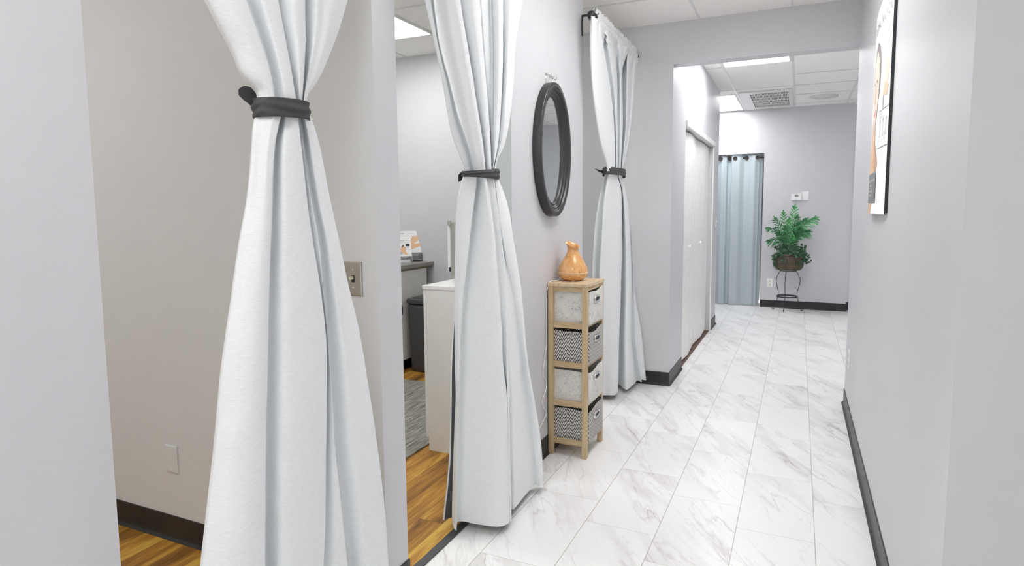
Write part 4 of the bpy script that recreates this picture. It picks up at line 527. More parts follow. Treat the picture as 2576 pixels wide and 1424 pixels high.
 [(-1.284,4.04,1),(-1.274,4.115,1),(-1.252,4.096,1),(-1.228,4.038,1),(-1.193,4.122,1),(-1.157,4.235,1),(-1.159,4.328,1),(-1.168,4.35,1),(-1.218,4.503,1),(-1.203,4.515,1),(-1.141,4.389,1),(-1.127,4.471,1),(-1.136,4.533,1),(-1.117,4.489,1),(-1.126,4.512,1),(-1.165,4.56,1),(-1.164,4.618,1),(-1.174,4.689,1),(-1.239,4.542,1),(-1.284,4.354,1)],
 [(-1.294,4.063,0.85),(-1.284,4.135,0.85),(-1.262,4.114,0.85),(-1.238,4.054,0.85),(-1.2,4.132,0.85),(-1.16,4.233,0.85),(-1.161,4.326,0.85),(-1.17,4.348,0.85),(-1.221,4.503,0.85),(-1.206,4.517,0.85),(-1.139,4.39,0.85),(-1.124,4.486,0.85),(-1.131,4.544,0.85),(-1.109,4.484,0.85),(-1.117,4.508,0.85),(-1.16,4.559,0.85),(-1.158,4.622,0.85),(-1.166,4.69,0.85),(-1.237,4.551,0.85),(-1.289,4.371,0.85)],
 [(-1.304,4.088,0.7),(-1.294,4.16,0.7),(-1.272,4.138,0.7),(-1.247,4.076,0.7),(-1.206,4.145,0.7),(-1.162,4.23,0.7),(-1.163,4.322,0.7),(-1.172,4.345,0.7),(-1.224,4.5,0.7),(-1.208,4.516,0.7),(-1.137,4.383,0.7),(-1.121,4.488,0.7),(-1.127,4.545,0.7),(-1.101,4.476,0.7),(-1.11,4.499,0.7),(-1.155,4.554,0.7),(-1.152,4.66,0.7),(-1.15,4.69,0.7),(-1.236,4.584,0.7),(-1.293,4.404,0.7)],
 [(-1.313,4.114,0.55),(-1.303,4.185,0.55),(-1.282,4.162,0.55),(-1.255,4.098,0.55),(-1.212,4.156,0.55),(-1.164,4.224,0.55),(-1.165,4.313,0.55),(-1.174,4.336,0.55),(-1.227,4.494,0.55),(-1.21,4.511,0.55),(-1.135,4.372,0.55),(-1.118,4.484,0.55),(-1.123,4.541,0.55),(-1.093,4.464,0.55),(-1.102,4.488,0.55),(-1.15,4.546,0.55),(-1.128,4.694,0.55),(-1.117,4.691,0.55),(-1.234,4.657,0.55),(-1.297,4.454,0.55)],
 [(-1.321,4.136,0.4),(-1.311,4.206,0.4),(-1.29,4.182,0.4),(-1.263,4.116,0.4),(-1.218,4.165,0.4),(-1.166,4.218,0.4),(-1.166,4.305,0.4),(-1.176,4.328,0.4),(-1.23,4.485,0.4),(-1.212,4.504,0.4),(-1.134,4.362,0.4),(-1.116,4.48,0.4),(-1.119,4.542,0.4),(-1.086,4.464,0.4),(-1.095,4.487,0.4),(-1.146,4.545,0.4),(-1.102,4.694,0.4),(-1.09,4.692,0.4),(-1.223,4.681,0.4),(-1.301,4.492,0.4)],
 [(-1.329,4.156,0.25),(-1.319,4.224,0.25),(-1.299,4.199,0.25),(-1.27,4.131,0.25),(-1.223,4.174,0.25),(-1.168,4.216,0.25),(-1.168,4.301,0.25),(-1.178,4.325,0.25),(-1.232,4.481,0.25),(-1.214,4.502,0.25),(-1.132,4.363,0.25),(-1.113,4.49,0.25),(-1.115,4.571,0.25),(-1.079,4.514,0.25),(-1.089,4.536,0.25),(-1.142,4.589,0.25),(-1.086,4.695,0.25),(-1.073,4.692,0.25),(-1.212,4.681,0.25),(-1.305,4.52,0.25)],
 [(-1.336,4.172,0.12),(-1.326,4.239,0.12),(-1.306,4.212,0.12),(-1.276,4.144,0.12),(-1.227,4.182,0.12),(-1.169,4.215,0.12),(-1.169,4.299,0.12),(-1.179,4.323,0.12),(-1.235,4.48,0.12),(-1.215,4.502,0.12),(-1.131,4.375,0.12),(-1.111,4.52,0.12),(-1.112,4.621,0.12),(-1.074,4.58,0.12),(-1.083,4.602,0.12),(-1.138,4.653,0.12),(-1.072,4.696,0.12),(-1.059,4.693,0.12),(-1.203,4.681,0.12),(-1.308,4.543,0.12)],
 [(-1.34,4.182,0.035),(-1.33,4.249,0.035),(-1.31,4.221,0.035),(-1.28,4.151,0.035),(-1.23,4.187,0.035),(-1.17,4.214,0.035),(-1.17,4.298,0.035),(-1.18,4.322,0.035),(-1.236,4.479,0.035),(-1.216,4.502,0.035),(-1.13,4.381,0.035),(-1.11,4.541,0.035),(-1.11,4.655,0.035),(-1.07,4.622,0.035),(-1.08,4.644,0.035),(-1.136,4.695,0.035),(-1.062,4.696,0.035),(-1.049,4.693,0.035),(-1.197,4.681,0.035),(-1.31,4.559,0.035)]],
}

# ------------------------------------------------------------------ dimensions of the place
XL, XR, XC = -1.25, 0.331, -0.885        # hall left wall, hall right wall, closet wall
YH, YF, ZC = 4.725, 9.20, 2.74           # header wall, far wall, ceiling
T = 0.12
XW = -3.66                               # outer wall of the side rooms

# ------------------------------------------------------------------ setting
W, WR = M['wall'], M['wall_room']
struct('floor', B(XL-0.03, 2.4, -4.3, 9.6, -0.1, 0), M['tile'])
struct('floor', B(-2.6, XL-0.03, YH+T, 9.6, -0.1, 0), M['tile'])
struct('floor', B(XW-0.1, XL-0.03, -4.3, YH+T, -0.1, 0), M['woodfloor'])
bm = bmesh.new()
for y0, y1 in ((0.754, 1.633), (1.757, 2.664), (3.716, YH)):
    box(bm, XL-0.055, XL-0.018, y0+0.002, y1-0.002, 0.0005, 0.006, 0.002)
struct('trim_1', bm, M['strip'])
struct('ceiling', B(XW-0.1, 2.4, -4.3, 9.6, ZC, ZC+0.1), M['ceiling'])
# hall left side, with one wall colour towards the hall and the rooms
def wallbox(name, *a): return struct(name, B(*a), W)
def wallbox2(name, a, hall):      # hall(face normal)-> True uses hall paint, else room paint
    bm = B(*a)
    bm.normal_update()
    for f in bm.faces: f.material_index = 0 if hall(f.normal) else 1
    return struct(name, bm, [W, WR])
wallbox2('wall_left', (XL-T, XL, -1.6, 0.754, 0, ZC), lambda n: n.x > 0.5)
wallbox2('wall_left', (XW, XL, 1.633, 1.757, 0, ZC), lambda n: n.x > 0.5)
wallbox2('wall_left', (XL-T, XL, 2.664, 3.716, 0, ZC), lambda n: n.x > 0.5)
wallbox2('wall_left_outer', (XW-T, XW, -4.3, YH+T, 0, ZC), lambda n: False)
bm = bmesh.new()                          # wall across the hall end, with the opening under the header
box(bm, XW-T, XC, YH, YH+T, 0, ZC)
box(bm, XC, XR, YH, YH+T, 2.436, ZC)
struct('wall_header', bm, W)
# closet wall
D0, D1, DZ = 5.30, 7.13, 2.075
bm = bmesh.new()
box(bm, XC-T, XC, YH+T, D0, 0, ZC); box(bm, XC-T, XC, D1, 7.62, 0, ZC); box(bm, XC-T, XC, D0, D1, DZ, ZC)
box(bm, -1.75, XC-T, 7.50, 7.62, 0, ZC); box(bm, -1.87, -1.75, YH+T, 7.62, 0, ZC)
struct('wall_closet', bm, W)
bm = bmesh.new()
box(bm, -2.5, -1.30, YF, YF+T, 0, ZC); box(bm, -1.30, -0.465, YF, YF+T, 2.14, ZC); box(bm, -0.465, 0.608, YF, YF+T, 0, ZC)
box(bm, -1.42, -1.30, YF+T, 10.0, 0, ZC); box(bm, -0.465, -0.345, YF+T, 10.0, 0, ZC); box(bm, -1.42, -0.345, 9.9, 10.0, 0, ZC)
struct('wall_far', bm, W)
wallbox('wall_far_right', 0.608, 2.3, 9.36, 9.48, 0, ZC)
wallbox('wall_far_left', -2.6, -2.5, 7.62, 9.32, 0, ZC)
wallbox('wall_far_left_end', -2.5, -1.75, 7.50, 7.62, 0, ZC)
wallbox('wall_right', XR, XR+0.17, 1.640, 4.775, 0, ZC)
wallbox('wall_right', XR, XR+0.17, -1.6, 0.62, 0, ZC)
wallbox('wall_right_return', XR+0.17, 2.3, 4.655, 4.775, 0, ZC)
wallbox('wall_right_outer', 2.3, 2.4, -4.3, 9.48, 0, ZC)
bm = bmesh.new()                          # shop-front added unseen behind the viewpoint as a source of fill daylight
YB = -4.2
box(bm, XW-T, -2.9, YB-0.1, YB, 0, ZC); box(bm, 1.9, 2.4, YB-0.1, YB, 0, ZC)
box(bm, -2.9, 1.9, YB-0.1, YB, 0, 0.25); box(bm, -2.9, 1.9, YB-0.1, YB, 2.62, ZC)
struct('wall_back', bm, W)
for k in range(3):
    x0 = -2.9+1.6*k; bm = bmesh.new()
    for a in ((x0, x0+0.05, 0.25, 2.62), (x0+1.55, x0+1.6, 0.25, 2.62), (x0+0.05, x0+1.55, 0.25, 0.31), (x0+0.05, x0+1.55, 2.56, 2.62)): box(bm, a[0], a[1], YB-0.08, YB-0.02, a[2], a[3])
    struct('window_%d' % (k+1), bm, M['white_trim'])  # frames of the added, unseen shop-front
pl = bpy.data.lights.new('window_portal', 'AREA'); pl.shape = 'RECTANGLE'; pl.size = 4.8; pl.size_y = 2.4
try: pl.cycles.is_portal = True
except Exception: pass
po = bpy.data.objects.new('window_portal', pl); COL.objects.link(po); po.location = (-0.5, YB-0.05, 1.435); po.rotation_euler = (math.radians(90), 0, 0)  # portal for the added shop-front opening

# baseboards: cove profile swept along a polyline; wall is on the left of the direction of travel * side
def baseboard(name, pts, side=1, h=0.105):
    prof = [(0.0, h), (0.0035, h), (0.0045, h-0.004), (0.0045, 0.022), (0.007, 0.011), (0.013, 0.004), (0.016, 0.0015), (0.016, 0.0), (0.0, 0.0)]
    pts = [Vector((p[0], p[1], 0)) for p in pts]; n = len(pts); bm = bmesh.new(); rings = []
    for i in range(n):
        def nr(a, b):
            d = (b-a).normalized(); return Vector((d.y, -d.x, 0))*side
        if i == 0: v = nr(pts[0], pts[1])
        elif i == n-1: v = nr(pts[-2], pts[-1])
        else:
            a, b = nr(pts[i-1], pts[i]), nr(pts[i], pts[i+1]); v = (a+b)/max(0.3, (1+a.dot(b)))
        rings.append([bm.verts.new(pts[i]+v*(o+0.0006)+Vector((0, 0, z+0.0003))) for o, z in prof])
    k = len(prof)
    for i in range(n-1):
        for j in range(k):
            bm.faces.new((rings[i][j], rings[i][(j+1) % k], rings[i+1][(j+1) % k], rings[i+1][j]))
    bm.faces.new(rings[0]); bm.faces.new(rings[-1][::-1]); bmesh.ops.recalc_face_normals(bm, faces=bm.faces[:])
    return struct(name, bm, M['rubber'])
baseboard('baseboard_left', [(XL, -1.55), (XL, 0.754)], 1)
baseboard('baseboard_left', [(XW+0.01, 1.633), (XL, 1.633), (XL, 1.757), (XL-0.3, 1.757)], 1)
baseboard('baseboard_left', [(XL-T, 2.664), (XL, 2.664), (XL, 3.716), (XL-T, 3.716)], 1)
baseboard('baseboard_header', [(-2.9, YH), (XC, YH), (XC, D0-0.01)], 1)
baseboard('baseboard_closet', [(XC, D1+0.045), (XC, 7.62), (-2.49, 7.62)], 1)
baseboard('baseboard_far', [(-0.465, YF), (0.608, YF), (0.608, 9.36), (2.29, 9.36)], 1)
baseboard('baseboard_right', [(XR, 1.640), (XR, 4.775), (2.29, 4.775)], -1)

# ceiling grid: T-bars hang 2 mm below the tiles
bm = bmesh.new()
def bar(x0, y0, x1, y1, w=0.022):
    if abs(x1-x0) < 1e-6: box(bm, x0-w/2, x0+w/2, y0, y1, ZC-0.004, ZC-0.0005)
    else: box(bm, x0, x1, y0-w/2, y0+w/2, ZC-0.005, ZC-0.0005)
for x in (-2.2, -1.93, -1.33, -0.725, -0.10, 0.52, 1.13, 1.74): bar(x, 7.62 if x < XC else YH+T, x, YF)
for x in (0.62, 1.24): bar(x, YF+0.001, x, 9.36)
for y in (5.17, 6.39, 7.64, 9.13): bar(XC if y < 7.62 else -2.5, y, -0.10, y)
for y in (5.80, 7.02, 7.64, 8.25, 8.93): bar(-0.10, y, 2.3, y)
struct('trim_2', bm, M['grid'])
bm = bmesh.new()
def gap(x0, y0, x1, y1, w=0.014):
    if abs(x1-x0) < 1e-6: box(bm, x0-w/2, x0+w/2, y0, y1, ZC-0.004, ZC-0.0005)
    else: box(bm, x0, x1, y0-w/2, y0+w/2, ZC-0.005, ZC-0.0005)
for x in (-0.705, -0.09): gap(x, -1.6, x, YH)
for y in (-0.73, 0.49, 1.71, 2.93, 4.15): gap(XL if y < 3.7 or y > 4.7 else XW, y, XR, y)
for x in (-2.63, -3.24, -2.0): gap(x, -1.6, x, 1.63); gap(x, 1.76, x, YH)
for y in (2.39, 3.0, 3.61, 4.22): gap(XW, y, -1.37, y)
for y in (-0.6, 0.0, 0.61, 1.22): gap(XW, y, -1.37, y)
struct('trim_3', bm, M['grid'])

# closet bifold doors
TH = 0.030
def bifold(name, y0, y1, knob_y, fold):
    root = struct(name, B(XC-0.055, XC-0.05, y0+0.01, y1-0.01, DZ-0.028, DZ-0.022), M['steel'])   # hanging track
    root['label'] = 'white bifold closet door pair'
    ym = (y0+y1)/2
    for a, b, s in ((y0+0.003, ym-0.0015, 1), (ym+0.0015, y1-0.003, -1)):
        # each leaf is a thin box sheared so that the middle hinge sits proud of the track line
        bm = bmesh.new(); n = 1
        xa = XC-0.075+(fold if s < 0 else 0); xb = XC-0.075+(fold if s > 0 else 0)
        vs = []
        for z in (0.018, DZ-0.035):
            for (x, y) in ((xa, a), (xa+TH, a), (xb+TH, b), (xb, b)): vs.append(bm.verts.new((x, y, z)))
        for f in ((3, 2, 1, 0), (4, 5, 6, 7), (0, 1, 5, 4), (1, 2, 6, 5), (2, 3, 7, 6), (3, 0, 4, 7)): bm.faces.new([vs[i] for i in f])
        bmesh.ops.bevel(bm, geom=bm.edges[:], offset=0.002, segments=2, affect='EDGES')
        bmesh.ops.recalc_face_normals(bm, faces=bm.faces[:])
        p = link('door_panel', bm, M['door_white'], root)
    t = abs(knob_y-ym)/(y1-ym); xk = XC-0.075+TH+fold*(1-t)
    bm = lathe(bmesh.new(), [(0.006, 0), (0.006, 0.012), (0.013, 0.017), (0.016, 0.024), (0.013, 0.031), (0.004, 0.034)], (xk, knob_y, 1.036), 16, axis='x')
    link('knob', bm, M['plate_white'], root)
    return root
bifold('door_1', D0+0.012, (D0+D1)/2-0.002, 5.66, 0.028)
bifold('door_2', (D0+D1)/2+0.002, D1-0.018, 6.40, 0.016)
bm = bmesh.new()
box(bm, XC-0.005, XC+0.010, D1-0.015, D1+0.03, 0, DZ, 0.002); box(bm, XC-0.10, XC+0.018, D0, D1+0.03, DZ-0.018, DZ+0.03, 0.003)
box(bm, XC-0.10, XC-0.0, D0-0.0, D0+0.010, 0, DZ-0.02, 0.001)
struct('trim_4', bm, M['white_trim'])
struct('trim_5', B(XC-0.12, XC-0.004, D0+0.012, D1-0.018, 0.0005, 0.008, 0.001), M['brown'])

# ------------------------------------------------------------------ lights in the ceilings
def troffer(x0, x1, y0, y1, mat, label, group=None):
    t = thing('ceiling_light', label, 'ceiling light', ((x0+x1)/2, (y0+y1)/2, ZC-0.008), group)
    bm = bmesh.new(); w = 0.018
    for a in ((x0, x0+w, y0, y1), (x1-w, x1, y0, y1), (x0+w, x1-w, y0, y0+w), (x0+w, x1-w, y1-w, y1)): box(bm, *a, ZC-0.010, ZC-0.001, 0.001)
    link('frame', bm, M['grid'], t)
    link('diffuser', B(x0+w, x1-w, y0+w, y1-w, ZC-0.006, ZC-0.002), mat, t)
    return t
troffer(-0.715, -0.115, 5.17, 6.38, M['emit_far'], 'long lit ceiling panel just beyond the doorway header')
troffer(-1.33, -0.74, 7.90, 9.12, M['emit_far'], 'lit ceiling panel at far wall, left of the air vent')
troffer(-3.235, -2.635, 3.62, 4.21, M['emit_room'], 'lit ceiling panel in side room seen left of middle curtain')
troffer(-0.70, -0.10, 2.32, 3.50, M['emit_hall'], 'lit panel overhead in the near hall, above the basket tower')
troffer(-0.70, -0.10, -0.72, 0.48, M['emit_hall'], 'lit panel overhead in the near hall, behind the viewpoint')  # unseen panel added to light the near hall
troffer(-3.22, -2.62, 0.01, 0.60, M['emit_room'], 'lit panel in the nearest side room, above the blank wall plate')
troffer(-2.60, -2.01, 1.79, 2.38, M['emit_room'], 'lit panel in the side room, above the woven rug')  # unseen panel added to brighten the white cabinet front

troffer(1.75, 2.28, 7.05, 7.62, M['emit_far'], 'lit ceiling panel beyond the header, out of view to the right')  # unseen, added to brighten the closet doors and far ceiling
troffer(1.13, 1.72, 2.33, 2.91, M['emit_hall'], 'lit ceiling panel in the room behind the right wall, out of view')  # added so that the unseen room is not dark
# air vent
t = thing('air_vent', 'white ceiling air vent with egg-crate slots beside lit panel', 'vent', (-0.41, 8.5, ZC-0.01))
vx0, vx1, vy0, vy1 = -0.70, -0.115, 7.80, 9.05
bm = bmesh.new(); zt, zb = ZC-0.002, ZC-0.018
for a in ((vx0, vx0+0.115, vy0, vy1), (vx1-0.05, vx1, vy0, vy1)): box(bm, *a, zb, zt, 0.002)
for a in ((vy0, vy0+0.10), (vy1-0.10, vy1), (8.40, 8.455)): box(bm, vx0+0.115, vx1-0.05, a[0], a[1], zb, zt, 0.001)
link('frame', bm, M['grid'], t)
link('backing', B(vx0+0.115, vx1-0.05, vy0+0.1, vy1-0.1, ZC-0.004, ZC-0.002), M['vent_dark'], t)
bm = bmesh.new()
for (a, b) in ((vy0+0.10, 8.40), (8.455, vy1-0.10)):
    for k in range(1, 3):
        y = a+(b-a)*k/3; box(bm, vx0+0.115, vx1-0.05, y-0.011, y+0.011, zb, zt-0.002)
for k in range(1, 26):
    x = vx0+0.115+(vx1-0.05-vx0-0.115)*k/26; box(bm, x-0.0035, x+0.0035, vy0+0.1, vy1-0.1, zb+0.006, zt-0.002)
link('grille', bm, M['grid'], t)
# round diffuser
t = thing('round_vent', 'round white ceiling diffuser above the potted palm', 'vent', (0.225, 8.52, ZC))
bm = bmesh.new()
for k, r in enumerate((0.16, 0.125, 0.09, 0.055)):
    lathe(bm, [(r, -0.003), (r-0.004, -0.012-0.003*k), (r-0.03, -0.005-0.003*k)], (0.225, 8.52, ZC), 40, caps=False)
link('rings', bm, M['grid'], t, True)
link('knob', lathe(bmesh.new(), [(0.02, -0.003), (0.02, -0.018), (0.008, -0.022), (0.006, -0.034)], (0.225, 8.52, ZC), 16), M['grid'], t, True)

# ------------------------------------------------------------------ curtains
def resample(A, closed_cols, nu, nv):
    rows, cols = len(A), len(A[0])
    G = [[Vector(p) for p in r] for r in A]
    H = []
    for r in G:
        out = []
        for j in range(cols):
            a, b, c, d = r[j-1], r[j], r[(j+1) % cols], r[(j+2) % cols]
            for k in range(nu):
                t = k/nu; p = catmull(a, b, c, d, t)
                # keep sharp overlaps from overshooting
                q = b.lerp(c, t); dl = (c-b).length
                if dl < 0.02: p = q
                out.append(p)
        H.append(out)
    R = []
    for i in range(rows-1):
        for k in range(nv):
            t = k/nv
            R.append([catmull(H[max(i-1, 0)][j], H[i][j], H[i+1][j], H[min(i+2, rows-1)][j], t) for j in range(len(H[0]))])
    R.append(H[-1]); return R
def curtain_panel(up, lo, parent, dark=None, seed=0.0):
    bm = bmesh.new()
    for part, S in (('up', up), ('lo', lo)):
        nu = 9 if part == 'up' else 6
        R = resample(S, True, nu, 6)
        ztie = R[0][0].z
        vr = []
        for row in R:
            z = row[0].z; amp = min(1.0, abs(z-ztie)/0.12)*(0.0045 if part == 'lo' else 0.003)
            vs = []
            for p in row:
                n = mn.noise(Vector((p.x*7+seed, p.y*9, p.z*3.2)))+0.6*mn.noise(Vector((p.x*5, p.y*16+seed, p.z*18)))
                n2 = mn.noise(Vector((p.y*5+seed, p.z*26-p.y*20, 3.3)))
                wr = max(0, n2-0.28)*amp*2.2
                dp = Vector((0.75, -0.65, 0))*(n*amp*0.55+wr)
                if part == 'up' and z > 2.30:      # gathered at the rod pocket
                    f = min(1.0, (z-2.30)/0.19); f2 = f*f
                    tx = RODX+(0.017 if p.x > RODX-0.035 else -0.017)
                    p = Vector((p.x*(1-f2)+tx*f2, p.y, p.z))
                    dp = dp*(1-f)+Vector((f*0.010*math.sin(p.y*2*math.pi/0.036+3*mn.noise(Vector((p.y*11, z*5, seed)))), 0, 0))
                vs.append(bm.verts.new(p+dp))
            vr.append(vs)
        nn = len(vr[0])
        for i in range(len(vr)-1):
            for j in range(nn):
                f = bm.faces.new((vr[i][j], vr[i][(j+1) % nn], vr[i+1][(j+1) % nn], vr[i+1][j])); f.smooth = True
                if dark and part == 'lo' and dark[0]*nu <= j < dark[1]*nu and vr[i][j].co.z < dark[2]: f.material_index = 1  # inner strip with the fold's shade in its colour
    bmesh.ops.recalc_face_normals(bm, faces=bm.faces[:])
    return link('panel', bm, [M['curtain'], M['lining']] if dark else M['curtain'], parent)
def hull2(pts):
    pts = sorted(set((round(p[0], 4), round(p[1], 4)) for p in pts))
    def half(ps):
        h = []
        for p in ps:
            while len(h) >= 2 and (h[-1][0]-h[-2][0])*(p[1]-h[-2][1])-(h[-1][1]-h[-2][1])*(p[0]-h[-2][0]) <= 0: h.pop()
            h.append(p)
        return h
    a, b = half(pts), half(pts[::-1]); return a[:-1]+b[:-1]
def tieback(row, z0, z1, tilt, parent, tail, seed, narrow=0.0):
    hp = hull2([(p[0], p[1]) for p in row])
    cx = sum(p[0] for p in hp)/len(hp); cy = sum(p[1] for p in hp)/len(hp)
    # smooth loop, 64 points by angle
    ring = []
    for k in range(72):
        a = 2*math.pi*k/72; d = Vector((math.cos(a), math.sin(a))); best = 0
        for p in hp: best = max(best, (p[0]-cx)*d.x+(p[1]-cy)*d.y)
        ring.append((d, best))
    raw = [b for _, b in ring]
    ring = [(ring[k][0], sum(raw[(k+j) % 72]*w for j, w in ((-4, .08), (-3, .1), (-2, .12), (-1, .13), (0, .14), (1, .13), (2, .12), (3, .1), (4, .08)))) for k in range(72)]
    pts = []
    for k in range(72):
        d, s = ring[k]; s1 = ring[(k+1) % 72][1]; s0 = ring[k-1][1]
        ds = (s1-s0)/(2*2*math.pi/72); tn = Vector((-d.y, d.x))
        pts.append(Vector((cx, cy))+d*s+tn*ds)
    bm = bmesh.new(); rows = []; nz = 12
    yv = [p.y for p in pts]; ylo, yhi = min(yv), max(yv)
    for i in range(nz+1):
        f = i/nz; r = []
        for k, p in enumerate(pts):
            o = (p-Vector((cx, cy))).normalized()
            fold = 0.0026*math.sin(f*math.pi*4+1.6*math.sin(k*0.17+seed))+0.0018*mn.noise(Vector((k*0.25+seed, f*6, 0)))
            sq = 0.004*(1-(2*f-1)**2)
            tz = tilt*((p.y-ylo)/(yhi-ylo)-0.5)
            taper = 1.0
            r.append(bm.verts.new((p.x+o.x*(0.006+fold+sq), p.y+o.y*(0.006+fold+sq), z0+(z1-z0)*f+tz+(0.5-f)*narrow*(z1-z0)*max(0, 1-((p.y-ylo)/(yhi-ylo))*1.6))))
        rows.append(r)
    inner = [[bm.verts.new((v.co.x-(p-Vector((cx, cy))).normalized().x*0.005, v.co.y-(p-Vector((cx, cy))).normalized().y*0.005, v.co.z)) for v, p in zip(rr, pts)] for rr in (rows[0], rows[-1])]
    for i in range(nz):
        for k in range(72):
            fa = bm.faces.new((rows[i][k], rows[i][(k+1) % 72], rows[i+1][(k+1) % 72], rows[i+1][k])); fa.smooth = True
    for k in range(72):
        bm.faces.new((inner[0][k], inner[0][(k+1) % 72], rows[0][(k+1) % 72], rows[0][k]))
        bm.faces.new((rows[-1][k], rows[-1][(k+1) % 72], inner[1][(k+1) % 72], inner[1][k]))
    # loose end of the tie: a thin folded strip
    path = smooth_path([t[0] for t in tail], 5); ws = []
    n = len(path)
    def wid(i):
        f = i/(n-1)*(len(tail)-1); j = min(int(f), len(tail)-2); return tail[j][1]*(1-(f-j))+tail[j+1][1]*(f-j)
    prev = None
    for i, p in enumerate(path):
        w = wid(i)/2; c = [bm.verts.new(p+Vector((dx, 0.0, w*s))) for s, dx in ((1, 0.001), (1, -0.001), (-1, -0.001), (-1, 0.001))]
        if prev:
            for a in range(4): bm.faces.new((prev[a], prev[(a+1) % 4], c[(a+1) % 4], c[a]))
        else: bm.faces.new(c)
        prev = c
    bm.faces.new(prev[::-1]); bmesh.ops.recalc_face_normals(bm, faces=bm.faces[:])
    return link('tieback', bm, M['tie'], parent)
RODX, RODZ = -1.163, 2.515
def heading(y0, y1, parent, seed):
    bm = bmesh.new(); n = int((y1-y0)/0.006); prev = None
    prof = [(0.010, -0.030, 0.5), (0.018, -0.018, 0.8), (0.023, -0.004, 1.0), (0.018, 0.012, 0.8), (0.008, 0.022, 0.9), (0.010, 0.034, 1.4), (0.010, 0.048, 1.8), (0.0, 0.054, 1.6), (-0.008, 0.046, 1.6), (-0.006, 0.032, 1.2), (-0.008, 0.022, 0.8), (-0.018, 0.012, 0.8), (-0.022, -0.008, 0.8), (-0.018, -0.02, 0.7), (-0.010, -0.030, 0.6)]
    for i in range(n+1):
        y = y0+(y1-y0)*i/n; r = []
        for j, (dx, dz, a) in enumerate(prof):
            ph = y*2*math.pi/0.034+seed
            w = a*0.0060*math.sin(ph+4.5*mn.noise(Vector((y*10, dz*14, seed))))+0.009*mn.noise(Vector((y*38, dz*55, seed)))
            sg = 1 if dx >= 0 else -1
            zz = dz+(0.013*mn.noise(Vector((y*42, 1.0, seed))) if a > 1 else 0.004*mn.noise(Vector((y*50, dz*40, seed))))
            if dz > 0.028: x = dx+w*1.3
            else: x = dx+sg*abs(w)
            r.append(bm.verts.new((RODX+x, y+0.003*math.cos(ph), RODZ+zz)))
        if prev:
            for j in range(len(prof)-1):
                f = bm.faces.new((prev[j], prev[j+1], r[j+1], r[j])); f.smooth = True
        prev = r
    bmesh.ops.recalc_face_normals(bm, faces=bm.faces[:])
    return link('heading', bm, M['curtain'], parent)
def rod(y0, y1, ybr, label):
    t = thing('curtain_rod', label, 'curtain rod', (RODX, (y0+y1)/2, RODZ), 'black curtain rods over the side openings')
    link('rod', tube(bmesh.new(), [(RODX, y0, RODZ), (RODX, y1, RODZ)], 0.008, 12), M['black_metal'], t)
    for y, s in ((y0, -1), (y1, 1)):
        bm = bmesh.new(); lathe(bm, [(0.009, 0), (0.012, 0.006), (0.010, 0.012), (0.017, 0.018), (0.0235, 0.030), (0.0245, 0.040), (0.021, 0.052), (0.011, 0.061), (0.002, 0.064)], (0, 0, 0), 20, axis='y')
        if s < 0: bmesh.ops.scale(bm, vec=(1, -1, 1), verts=bm.verts[:])
        bmesh.ops.translate(bm, vec=(RODX, y, RODZ), verts=bm.verts[:]); bmesh.ops.recalc_face_normals(bm, faces=bm.faces[:])
        link('finial', bm, M['black_metal'], t, True)
    for y in ybr:
        bm = bmesh.new()
        box(bm, XL+0.0005, XL+0.007, y-0.008, y+0.008, 2.425, 2.545, 0.002)
        box(bm, XL+0.0005, XL+0.105, y-0.006, y+0.006, 2.537, 2.549, 0.002)
        tube(bm, smooth_path([(RODX+0.012, y, RODZ+0.026), (RODX+0.014, y, RODZ), (RODX+0.004, y, RODZ-0.013), (RODX-0.009, y, RODZ-0.006), (RODX-0.011, y, RODZ+0.006)], 4), 0.0035, 6)
        link('bracket', bm, M['black_metal'], t)
def V3(*a): return Vector(a)
specs = [
 ('a', 'pale grey curtain nearest the viewer, tied with charcoal band, left', (-1.19, 1.17, 0.0), (1.590, 1.634), 0.020, 0.79, 1.61,
   [((-1.200, 1.125, 1.617), 0.034), ((-1.208, 1.106, 1.634), 0.044), ((-1.212, 1.090, 1.640), 0.034), ((-1.214, 1.076, 1.640), 0.012)], None, 1.0),
 ('b', 'pale grey curtain in the middle opening, tied back beside oval mirror wall', (-1.19, 2.25, 0.0), (1.488, 1.532), 0.018, 1.81, 2.62,
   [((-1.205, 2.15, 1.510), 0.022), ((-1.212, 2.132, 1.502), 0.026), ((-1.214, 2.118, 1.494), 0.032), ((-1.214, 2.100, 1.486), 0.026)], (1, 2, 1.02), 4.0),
 ('c', 'pale grey curtain furthest along the hall, behind the basket tower', (-1.19, 4.25, 0.0), (1.600, 1.648), 0.0, 3.64, 4.675,
   [((-1.212, 4.10, 1.622), 0.03), ((-1.222, 4.03, 1.622), 0.018), ((-1.222, 3.96, 1.624), 0.012), ((-1.222, 3.89, 1.632), 0.004)], None, 7.0)]
rows_for_rod = {'a': (0.775, 1.625, (0.70, 1.69)), 'b': (1.80, 2.632, (1.775, 2.69)), 'c': (3.60, 4.655, (3.695,))}
for key, label, loc, (tz0, tz1), tilt, h0, h1, tail, dark, seed in specs:
    t = thing('tied_curtain', label, 'curtain', loc, 'pale grey tied-back curtains')
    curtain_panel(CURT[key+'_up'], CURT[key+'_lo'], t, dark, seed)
    heading(h0, h1, t, seed)
    row = CURT[key+'_up'][0]+([] if key == 'a' else CURT[key+'_lo'][0])
    tieback(row, tz0, tz1, tilt, t, tail, seed, 0.5 if key == 'b' else 0.0)
rod(0.715, 1.655, (0.725, 1.645), 'black rod with ball ends carrying the nearest curtain, above view')
rod(1.792, 2.70, (1.80, 2.685), 'black rod with ball ends carrying the middle curtain, above view')
rod(3.645, 4.66, (3.690,), 'black rod with ball ends and wall bracket right of oval mirror')

